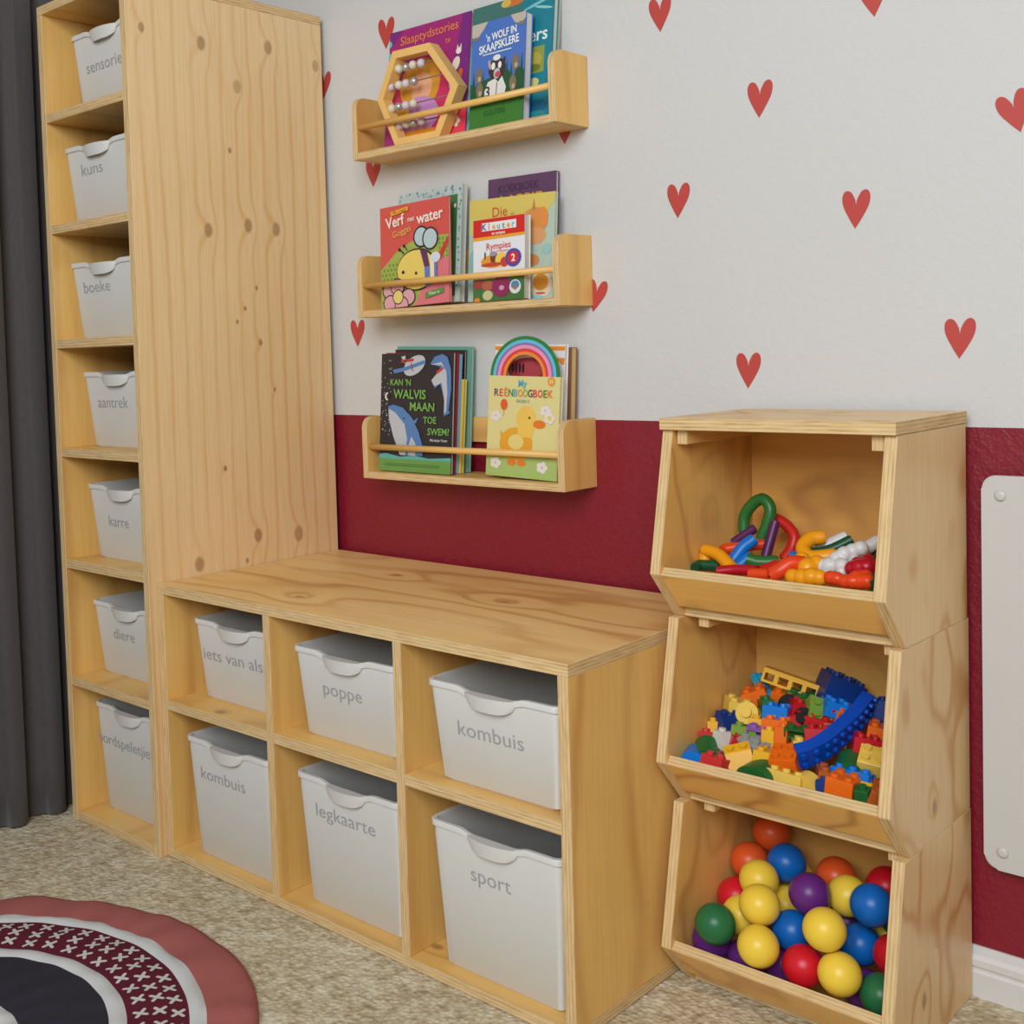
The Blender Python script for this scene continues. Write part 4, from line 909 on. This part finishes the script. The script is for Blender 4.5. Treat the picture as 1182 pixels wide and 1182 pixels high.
# ------------------------------------------------------------------ building bricks in the middle bin
U = 0.0178
def studs(bm, xs_, ys_, z, r=0.0052, h=0.0046, mtx=None):
    for x in xs_:
        for y in ys_:
            m_ = Matrix.Translation((x, y, z + h / 2))
            if mtx: m_ = mtx @ m_
            bmesh.ops.create_cone(bm, cap_ends=True, segments=12, radius1=r, radius2=r * 0.97, depth=h, matrix=m_)
def rng(n): return [(-(n - 1) / 2 + i) * U for i in range(n)]
def brick_bm(nx, ny, h, kind):
    bm = bmesh.new(); a, b_ = nx * U / 2 - 0.0002, ny * U / 2 - 0.0002
    if kind in ('brick', 'plate'):
        box_bm(bm, -a, a, -b_, b_, 0, h); bmesh.ops.bevel(bm, geom=bm.edges[:], offset=0.0006, segments=1, affect='EDGES')
        studs(bm, rng(nx), rng(ny), h)
    elif kind == 'slope':
        V = [(-a, -b_, 0), (a, -b_, 0), (a, b_, 0), (-a, b_, 0), (-a, -b_, h * .2), (a, -b_, h * .2), (a, b_, h), (-a, b_, h), (-a, 0.1 * b_, h), (a, 0.1 * b_, h)]
        v = [bm.verts.new(p) for p in V]
        for f in ((3, 2, 1, 0), (0, 1, 5, 4), (4, 5, 9, 8), (8, 9, 6, 7), (2, 3, 7, 6), (0, 4, 8, 7, 3), (1, 2, 6, 9, 5)): bm.faces.new([v[i] for i in f])
        studs(bm, rng(nx), [b_ - U / 2], h)
    elif kind == 'dome':
        pts = [(-a, 0)] + [(-a * math.cos(math.pi * k / 14), h * 0.25 + h * 0.75 * math.sin(math.pi * k / 14)) for k in range(15)] + [(a, 0)]
        lo = [bm.verts.new((x, -b_, z)) for x, z in pts]; hi = [bm.verts.new((x, b_, z)) for x, z in pts]; n = len(pts)
        bm.faces.new(lo); bm.faces.new(hi[::-1])
        for k in range(n): bm.faces.new((lo[k], hi[k], hi[(k + 1) % n], lo[(k + 1) % n]))
    elif kind == 'arch':
        pts = [(-a, 0), (-a, h), (a, h), (a, 0), (a * .5, 0)] + [(a * .5 * math.cos(math.pi * k / 8), h * .55 * math.sin(math.pi * k / 8)) for k in range(1, 8)] + [(-a * .5, 0)]
        lo = [bm.verts.new((x, -b_, z)) for x, z in pts]; hi = [bm.verts.new((x, b_, z)) for x, z in pts]; n = len(pts)
        bm.faces.new(lo); bm.faces.new(hi[::-1])
        for k in range(n): bm.faces.new((lo[k], hi[k], hi[(k + 1) % n], lo[(k + 1) % n]))
        studs(bm, rng(nx), rng(ny), h)
    elif kind == 'window':
        t_ = 0.0022
        box_bm(bm, -a, a, -b_, b_, 0, t_); box_bm(bm, -a, a, b_ - t_, b_, t_, h - t_); box_bm(bm, -a, -a + t_, -b_, b_ - t_, t_, h - t_); box_bm(bm, a - t_, a, -b_, b_ - t_, t_, h - t_); box_bm(bm, -a, a, -b_, b_, h - t_, h); box_bm(bm, -a + t_, a - t_, -b_ + .004, -b_ + .006, h * .45, h * .6)
        studs(bm, rng(nx), rng(ny), h)
    elif kind == 'carriage':
        a *= 1.12; t_ = 0.0034; n = 4; pitch = 2 * a / n; box_bm(bm, -a, a, -b_, b_, h, h + t_)
        box_bm(bm, -a, a, -b_, b_, 0, t_); box_bm(bm, -a, -a + t_, -b_, b_, t_, h); box_bm(bm, a - t_, a, -b_, b_, t_, h)
        for yy in (-b_, b_ - t_):
            box_bm(bm, -a + t_, a - t_, yy, yy + t_, h - t_, h)
            for k in range(1, n): box_bm(bm, -a + k * pitch - .0030, -a + k * pitch + .0030, yy, yy + t_, t_, h - t_)
    elif kind == 'round':
        bmesh.ops.create_cone(bm, cap_ends=True, segments=20, radius1=a, radius2=a * 0.92, depth=h, matrix=Matrix.Translation((0, 0, h / 2)))
        studs(bm, [0], [0], h, r=a * 0.45, h=0.005)
    return bm
CB = {'yellow': toy('brick_yellow', 226, 170, 34), 'pale_yellow': toy('brick_pale_yellow', 226, 190, 84), 'orange': toy('brick_orange', 224, 104, 22), 'red': toy('brick_red', 186, 22, 30), 'coral': toy('brick_coral', 200, 50, 54), 'blue': toy('brick_blue', 10, 72, 176),
      'light_blue': toy('brick_light_blue', 16, 116, 206), 'navy': toy('brick_navy', 14, 50, 120), 'green': toy('brick_green', 34, 100, 48), 'lime': toy('brick_lime', 116, 152, 58), 'cyan': toy('brick_cyan', 34, 156, 192), 'purple': toy('brick_purple', 146, 96, 176), 'grey': toy('brick_grey', 150, 152, 150), 'white': toy('brick_white', 206, 202, 192), 'black': toy('brick_black', 26, 26, 30), 'brown': toy('brick_brown', 176, 88, 34)}
zb2 = 0.262
H_ = 0.0215
#   kind, nx, ny, h, colour, crop x, crop y, (rx, ry, rz), push along view, label
BR = [
 ('carriage', 4, 2, 0.0150, 'yellow', 628, 172, (-12, 15, 16), -.008, 'long yellow carriage piece with a row of four window holes atop the pile'),
 ('plate', 1, 3, 0.009, 'cyan', 485, 195, (30, 20, 60), .004, 'thin cyan plate at the top left of the brick pile'),
 ('brick', 2, 2, H_, 'orange', 448, 235, (35, -20, 25), .002, 'orange brick in the upper left of the pile beneath the cyan plate'),
 ('brick', 2, 2, H_, 'pale_yellow', 360, 290, (40, 10, 40), 0, 'pale yellow brick at the left slope of the pile'),
 ('round', 2, 2, 0.016, 'pale_yellow', 412, 328, (60, 0, 10), -.004, 'round yellow knob piece beside the pale yellow brick'),
 ('slope', 2, 2, H_, 'navy', 325, 372, (10, 10, 60), 0, 'navy sloped brick low on the left slope of the pile'),
 ('brick', 3, 2, H_, 'coral', 196, 442, (5, -4, 6), .022, 'wide red brick lying at the far left of the pile'),
 ('dome', 2, 2, 0.024, 'green', 196, 512, (20, 10, 24), .004, 'green rounded piece at the left end near the front board'),
 ('dome', 2, 2, 0.020, 'light_blue', 84, 522, (0, 0, 20), 0, 'light blue rounded piece in the far left front corner'),
 ('slope', 1, 2, 0.024, 'white', 296, 470, (0, 8, 70), 0, 'small white sloped piece next to the wide red brick'),
 ('brick', 1, 2, H_, 'red', 344, 482, (20, 25, 30), .003, 'small red brick between the white and the grey piece'),
 ('plate', 2, 1, 0.006, 'green', 280, 535, (0, 0, 10), -.002, 'small flat green plate in front of the white piece'),
 ('brick', 2, 1, H_, 'lime', 392, 428, (10, 5, 10), .002, 'small lime brick behind the grey piece'),
 ('window', 2, 1, H_, 'purple', 470, 434, (6, 6, 14), 0, 'lilac brick with a hollow front in the left of the pile'),
 ('arch', 2, 1, 0.020, 'grey', 425, 498, (14, 10, -12), -.004, 'grey arched piece in the left front of the pile'),
 ('plate', 3, 1, 0.004, 'grey', 510, 490, (10, 8, -10), .004, 'thin grey strip beside the grey arched piece'),
 ('brick', 2, 1, H_, 'yellow', 268, 400, (8, 0, 30), .012, 'yellow brick at the back of the left slope'),
 ('brick', 1, 2, 0.034, 'green', 508, 322, (6, -6, 40), .006, 'tall dark green piece behind the blue brick'),
 ('brick', 2, 2, H_, 'light_blue', 563, 325, (4, 0, 8), -.004, 'blue brick standing on an orange one in the middle'),
 ('brick', 2, 2, H_, 'orange', 561, 392, (4, 0, 8), -.004, 'orange brick directly under the blue one in the middle'),
 ('brick', 1, 1, 0.03, 'orange', 580, 455, (4, 2, 8), -.002, 'slim orange block below the orange brick in the middle'),
 ('brick', 1, 2, H_, 'yellow', 525, 445, (4, 0, 10), .003, 'yellow brick left of the slim orange block'),
 ('brick', 2, 2, H_, 'yellow', 485, 388, (6, 4, 20), .010, 'yellow brick half hidden behind the lilac one'),
 ('brick', 2, 2, H_, 'orange', 600, 245, (50, 10, 10), .010, 'orange brick under the yellow carriage'),
 ('round', 2, 2, 0.016, 'black', 628, 285, (70, 10, 0), .004, 'black wheel piece right of the blue brick'),
 ('round', 2, 2, 0.016, 'black', 700, 358, (60, -10, 0), .002, 'black wheel piece beside the lime brick'),
 ('brick', 2, 2, H_, 'red', 680, 305, (30, 20, 40), .003, 'red brick with studs toward the front below the carriage'),
 ('slope', 2, 2, H_, 'red', 650, 372, (10, -10, 30), .003, 'red sloped brick above the hollow green one'),
 ('window', 2, 2, 0.022, 'lime', 764, 322, (50, 20, 40), 0, 'lime brick turned to show its hollow side'),
 ('brick', 3, 2, H_, 'green', 705, 270, (20, 10, -10), .014, 'dark green brick in the shade behind the lime one'),
 ('brick', 3, 3, 0.038, 'navy', 872, 215, (28, 24, 38), .008, 'large navy block at the top right of the pile'),
 ('brick', 2, 2, H_, 'light_blue', 850, 300, (30, 18, 40), -.004, 'light blue brick leaning on the large navy block'),
 ('brick', 1, 3, H_, 'red', 893, 322, (20, 20, -34), .010, 'narrow red brick right of the light blue leaning one'),
 ('brick', 1, 3, H_, 'orange', 926, 338, (20, 20, -34), .016, 'narrow orange brick beside the narrow red one'),
 ('brick', 3, 2, H_, 'red', 800, 388, (24, 10, 14), .016, 'dark red brick lying across the middle right'),
 ('brick', 2, 2, 0.024, 'red', 772, 448, (8, -4, 20), -.002, 'tall red brick in front of the dark red one'),
 ('window', 2, 1, 0.0235, 'green', 665, 445, (4, 0, 14), -.006, 'green box brick with an open front in the middle'),
 ('brick', 2, 1, H_, 'yellow', 838, 440, (30, 10, 30), .004, 'yellow brick tucked behind the curved blue piece'),
 ('brick', 3, 2, H_, 'red', 1042, 492, (16, 10, 28), .006, 'flat red brick under the right end of the curved blue piece'),
 ('brick', 2, 2, H_, 'orange', 1082, 425, (30, 10, 20), .010, 'orange brick at the right wall behind the curved blue piece'),
 ('brick', 2, 2, 0.024, 'pale_yellow', 1040, 575, (24, 8, 16), .002, 'big pale yellow brick at the right wall'),
 ('dome', 2, 2, 0.024, 'green', 922, 585, (10, 0, 20), .004, 'green rounded piece under the curved blue piece'),
 ('brick', 3, 1, 0.016, 'light_blue', 935, 645, (10, 0, -6), 0, 'long light blue brick near the front right'),
 ('brick', 2, 2, 0.022, 'orange', 892, 690, (38, 6, 2), -.004, 'orange brick leaning on the front board at the right'),
 ('brick', 1, 1, 0.014, 'navy', 792, 690, (10, 0, 10), 0, 'tiny navy brick at the front board'),
 ('brick', 1, 1, 0.014, 'green', 990, 732, (10, 0, 6), -.004, 'tiny green brick at the front right corner'),
 ('brick', 3, 1, 0.012, 'yellow', 1010, 694, (10, 0, -8), .006, 'yellow strip brick behind the tiny green one'),
 ('brick', 1, 2, H_, 'brown', 1062, 728, (10, 20, 20), 0, 'orange brown brick in the front right corner'),
 ('arch', 2, 2, 0.026, 'orange', 605, 565, (24, -8, 10), -.006, 'large orange arched brick at the front middle'),
 ('brick', 2, 2, H_, 'yellow', 512, 550, (16, 6, 14), .003, 'yellow brick behind the green dome at the front'),
 ('dome', 3, 2, 0.020, 'green', 472, 612, (6, 0, -8), -.002, 'green dome piece at the front board left of the middle'),
 ('brick', 2, 2, 0.016, 'coral', 260, 572, (14, 4, -10), 0, 'coral brick at the front board left'),
 ('slope', 2, 2, 0.022, 'yellow', 368, 556, (24, -14, 34), -.002, 'yellow sloped brick behind the front board left of the dome'),
 ('brick', 3, 1, 0.016, 'pale_yellow', 600, 655, (10, 0, -8), -.002, 'flat pale yellow brick at the front board in the middle'),
 ('dome', 2, 1, 0.020, 'pale_yellow', 705, 668, (8, 0, -6), -.002, 'rounded pale yellow piece at the front board'),
 ('brick', 1, 2, H_, 'brown', 790, 640, (30, 10, 30), .004, 'brown orange brick under the left end of the curved blue piece'),
 ('brick', 1, 2, 0.03, 'navy', 1092, 320, (6, 0, 10), .016, 'navy brick in the back right corner of the bin'),
 ('brick', 2, 2, H_, 'pale_yellow', 700, 500, (10, 4, 30), .004, 'pale yellow brick under the curved blue piece beside the hollow green one')]
BASEZ = zb2 + 0.0160
for kind, nx, ny, h, c_, x, y, (rx, ry, rz), push, lab in BR:
    px, py = 770 + x / 4.378, 750 + y / 4.378
    p = onslope(px, py, -0.245, zb2 + 0.062, -0.040, zb2 + 0.150)
    p = p + ray(px, py).normalized() * push
    h = h if h == H_ else h * 1.17
    if kind == 'brick' and lab[-1] in 'enktdx': rx = rx * 0.4 - 16
    bm = brick_bm(nx, ny, h, kind); bmesh.ops.translate(bm, verts=bm.verts[:], vec=(0, 0, -h / 2))
    o = bm_obj('toy_brick', bm, CB[c_])
    o.rotation_euler = Euler((math.radians(rx), math.radians(ry), math.radians(rz)), 'XYZ')
    hw = 0.5 * max(nx, ny) * U
    p.x = max(NX0 + NT_ + hw * 1.08 - 0.001, min(NX1 - NT_ - hw * 1.08, p.x)); p.y = max(-0.236 if p.z < 0.36 else -0.246, min(-0.020 - hw * 1.15, p.y))
    o.location = p
    tag(o, lab, 'toy brick', 'building bricks in the middle bin')
# the curved studded piece
def curved_piece():
    pp = [(665, 565), (740, 545), (830, 495), (920, 420), (990, 350), (1045, 275)]
    pts = [onslope(770 + x / 4.378, 750 + y / 4.378, -0.245, zb2 + 0.075, -0.040, zb2 + 0.160) for x, y in pp]
    path = catmull(pts, 5)
    sn = Vector((0.62, -0.62, -0.42)).normalized()
    bm = bmesh.new(); rings = []; A, T_ = 0.0155, 0.017
    fr = []
    for i, q in enumerate(path):
        t_ = (path[min(i + 1, len(path) - 1)] - path[max(0, i - 1)]).normalized()
        n_ = (sn - t_ * sn.dot(t_)).normalized(); b_ = t_.cross(n_)
        fr.append((q, t_, n_, b_))
        rings.append([bm.verts.new(q + b_ * s * A + n_ * e) for s, e in ((-1, 0), (1, 0), (1, -T_), (-1, -T_))])
    for a, c in zip(rings, rings[1:]):
        for k in range(4): bm.faces.new((a[k], a[(k + 1) % 4], c[(k + 1) % 4], c[k]))
    bm.faces.new(rings[0][::-1]); bm.faces.new(rings[-1])
    L = 0.0
    acc = 0.006
    for i in range(1, len(path)):
        acc += (path[i] - path[i - 1]).length
        if acc >= 0.0128:
            acc = 0; q, t_, n_, b_ = fr[i]
            for s in (-0.5, 0.5):
                c = q + b_ * s * A * 1.05 + n_ * 0.002
                m_ = Matrix(((t_.x, b_.x, n_.x, c.x), (t_.y, b_.y, n_.y, c.y), (t_.z, b_.z, n_.z, c.z), (0, 0, 0, 1)))
                bmesh.ops.create_cone(bm, cap_ends=True, segments=12, radius1=0.0042, radius2=0.0040, depth=0.0044, matrix=m_)
    base = path[len(path) // 2].copy()
    bmesh.ops.translate(bm, verts=bm.verts[:], vec=-base)
    o = bm_obj('curved_track', bm, CB['blue']); o.location = base
    tag(o, 'long curved bright blue studded piece lying across the brick pile', 'toy brick')
curved_piece()

# ------------------------------------------------------------------ plastic tubes and figures in the top bin
TC = {'green': toy('tube_green', 44, 104, 46), 'dark_green': toy('tube_dark_green', 22, 76, 46), 'red': toy('tube_red', 196, 36, 28), 'orange_red': toy('tube_orange_red', 222, 68, 26), 'purple': toy('tube_purple', 84, 34, 82), 'blue': toy('tube_blue', 16, 110, 190), 'yellow': toy('tube_yellow', 234, 154, 24), 'white': toy('tube_white', 206, 204, 198), 'crimson': toy('tube_crimson', 176, 18, 34)}
def tp(x, y, Y): return onY(780 + x / 4.728, 560 + y / 4.728, Y)
TUBES = [
 ('green', [(372, 252, -.085), (378, 165, -.082), (430, 95, -.080), (480, 78, -.080), (516, 130, -.082), (500, 215, -.086), (468, 290, -.090)], .0066, 'tall green curved tube bent into an upright loop at the back left'),
 ('red', [(540, 180, -.062), (600, 215, -.062), (646, 275, -.066), (632, 345, -.074), (592, 400, -.085)], .0062, 'red curved tube arching behind the upright purple tube'),
 ('purple', [(318, 312, -.100), (428, 238, -.090)], .0052, 'purple straight tube lying at an angle left of the green loop'),
 ('purple', [(542, 205, -.105), (492, 385, -.120)], .0054, 'purple straight tube leaning upright beside the red arch'),
 ('orange_red', [(232, 352, -.118), (480, 322, -.095)], .0060, 'orange red straight tube lying level behind the blue one'),
 ('blue', [(318, 405, -.150), (368, 340, -.140), (424, 298, -.130)], .0070, 'blue tube leaning over the orange red one'),
 ('blue', [(335, 448, -.158), (405, 392, -.145)], .0066, 'short blue tube below the leaning blue one'),
 ('yellow', [(62, 398, -.172), (100, 362, -.170), (170, 358, -.172), (240, 385, -.180), (305, 452, -.195)], .0070, 'yellow curved tube arching at the far left'),
 ('dark_green', [(50, 446, -.196), (120, 436, -.186), (225, 440, -.180)], .0058, 'dark green tube under the yellow arch'),
 ('green', [(395, 405, -.165), (450, 420, -.160), (552, 420, -.150)], .0070, 'short green tube lying in the middle of the pile'),
 ('crimson', [(235, 470, -.222), (330, 462, -.215), (440, 466, -.212)], .0056, 'crimson tube lying along the front board'),
 ('red', [(468, 470, -.200), (555, 438, -.180)], .0062, 'short red tube behind the orange bend in front'),
 ('orange_red', [(410, 484, -.222), (500, 486, -.220)], .0058, 'short orange red tube at the front board in the middle'),
 ('orange_red', [(530, 490, -.212), (578, 462, -.208), (630, 428, -.200), (700, 432, -.190)], .0082, 'orange red bent tube near the front in the middle'),
 ('yellow', [(800, 285, -.115), (735, 295, -.125), (695, 345, -.140), (735, 395, -.150), (870, 385, -.140)], .0078, 'yellow hook-shaped tube right of the middle'),
 ('white', [(780, 350, -.110), (930, 282, -.095)], .0066, 'white straight tube lying behind the dark green one'),
 ('dark_green', [(755, 368, -.128), (850, 350, -.125), (955, 300, -.112)], .0056, 'thin dark green tube held in the yellow hook'),
 ('blue', [(632, 395, -.130), (680, 388, -.125)], .0068, 'small blue tube end peeking out beside the bent orange tube'),
 ('white', [(1040, 345, -.130), (1105, 305, -.120)], .0068, 'white tube end poking toward the right side panel'),
 ('dark_green', [(1085, 400, -.120), (1110, 375, -.110)], .0075, 'dark green tube end at the right side panel'),
 ('dark_green', [(1060, 545, -.215), (1098, 505, -.200)], .0062, 'dark green tube end in the front right corner of the top bin')]
for c_, pts, r, lab in TUBES:
    r *= 1.30
    q = [tp(*p) for p in pts]
    path = catmull(q, 7) if len(q) > 2 else [q[0] + (q[1] - q[0]) * k / 6 for k in range(7)]
    for v in path: v.z = max(v.z, 0.5405 + r); v.x = max(NX0 + NT_ + r + .001, min(NX1 - NT_ - r - .001, v.x))
    base = path[len(path) // 2].copy(); base.z = min(v.z for v in path) - r
    t = thing('plastic_tube', base, lab, 'toy tube', 'plastic tubes in the top bin')
    bm = bmesh.new()
    tube_mesh(bm, [v - base for v in path], r, 14); bm_obj('tube', bm, TC[c_], t, smooth=True).modifiers.new('crisp', 'EDGE_SPLIT').split_angle = math.radians(50)
    for a, b_ in ((path[0], path[1]), (path[-1], path[-2])):
        d = (a - b_).normalized(); bm = bmesh.new(); tube_mesh(bm, [a - base - d * .0004, a - base + d * .0022], r * 0.86, 14); bm_obj('end_cap', bm, TC[c_], t)
# lumpy animal-like pieces and blocks in the right half: lobed blobs of joined spheres, one mesh each
def lumps(name, c_, blobs, lab):
    cs = [(tp(x, y, Y), r) for x, y, Y, r in blobs]
    base = sum((c for c, r in cs), Vector()) / len(cs)
    bm = bmesh.new()
    for c, r in cs: bmesh.ops.create_icosphere(bm, subdivisions=3, radius=r * 1.2, matrix=Matrix.Translation(c - base))
    o = bm_obj(name, bm, TC[c_], smooth=True); o.location = base
    rm = o.modifiers.new('fuse', 'REMESH'); rm.mode = 'VOXEL'; rm.voxel_size = 0.0011; rm.use_smooth_shade = True
    sm_ = o.modifiers.new('soften', 'SMOOTH'); sm_.iterations = 16; sm_.factor = 0.6
    tag(o, lab, 'toy figure', 'chunky plastic figures in the top bin')
lumps('chunky_figure', 'yellow', [(640, 500, -.215, .009), (690, 505, -.215, .010), (740, 500, -.215, .010), (785, 505, -.215, .009), (720, 450, -.195, .011), (770, 430, -.185, .010), (690, 400, -.17, .008)], 'lumpy yellow animal piece at the front board right of the middle')
lumps('chunky_figure', 'white', [(800, 440, -.185, .0085), (840, 440, -.185, .0095), (905, 440, -.185, .0085), (825, 478, -.19, .0055), (905, 478, -.19, .0055), (880, 400, -.175, .0085), (920, 375, -.170, .0085), (965, 360, -.162, .0085), (1010, 345, -.155, .0085), (960, 400, -.165, .007)], 'chunky white animal figure lying on the red blocks')
lumps('chunky_figure', 'orange_red', [(845, 505, -.215, .0078), (880, 510, -.215, .0078), (925, 525, -.215, .0078), (965, 525, -.215, .0082), (1010, 525, -.212, .0088), (1045, 525, -.212, .0085), (985, 500, -.21, .007), (1040, 495, -.205, .007)], 'chunky orange red piece at the front board on the right')
lumps('chunky_figure', 'crimson', [(965, 455, -.19, .0085), (1000, 450, -.19, .0095), (1045, 445, -.185, .0095), (1075, 450, -.18, .008), (990, 425, -.18, .007), (1050, 415, -.175, .008), (1010, 480, -.195, .008)], 'chunky dark red piece between the white figure and the orange one')
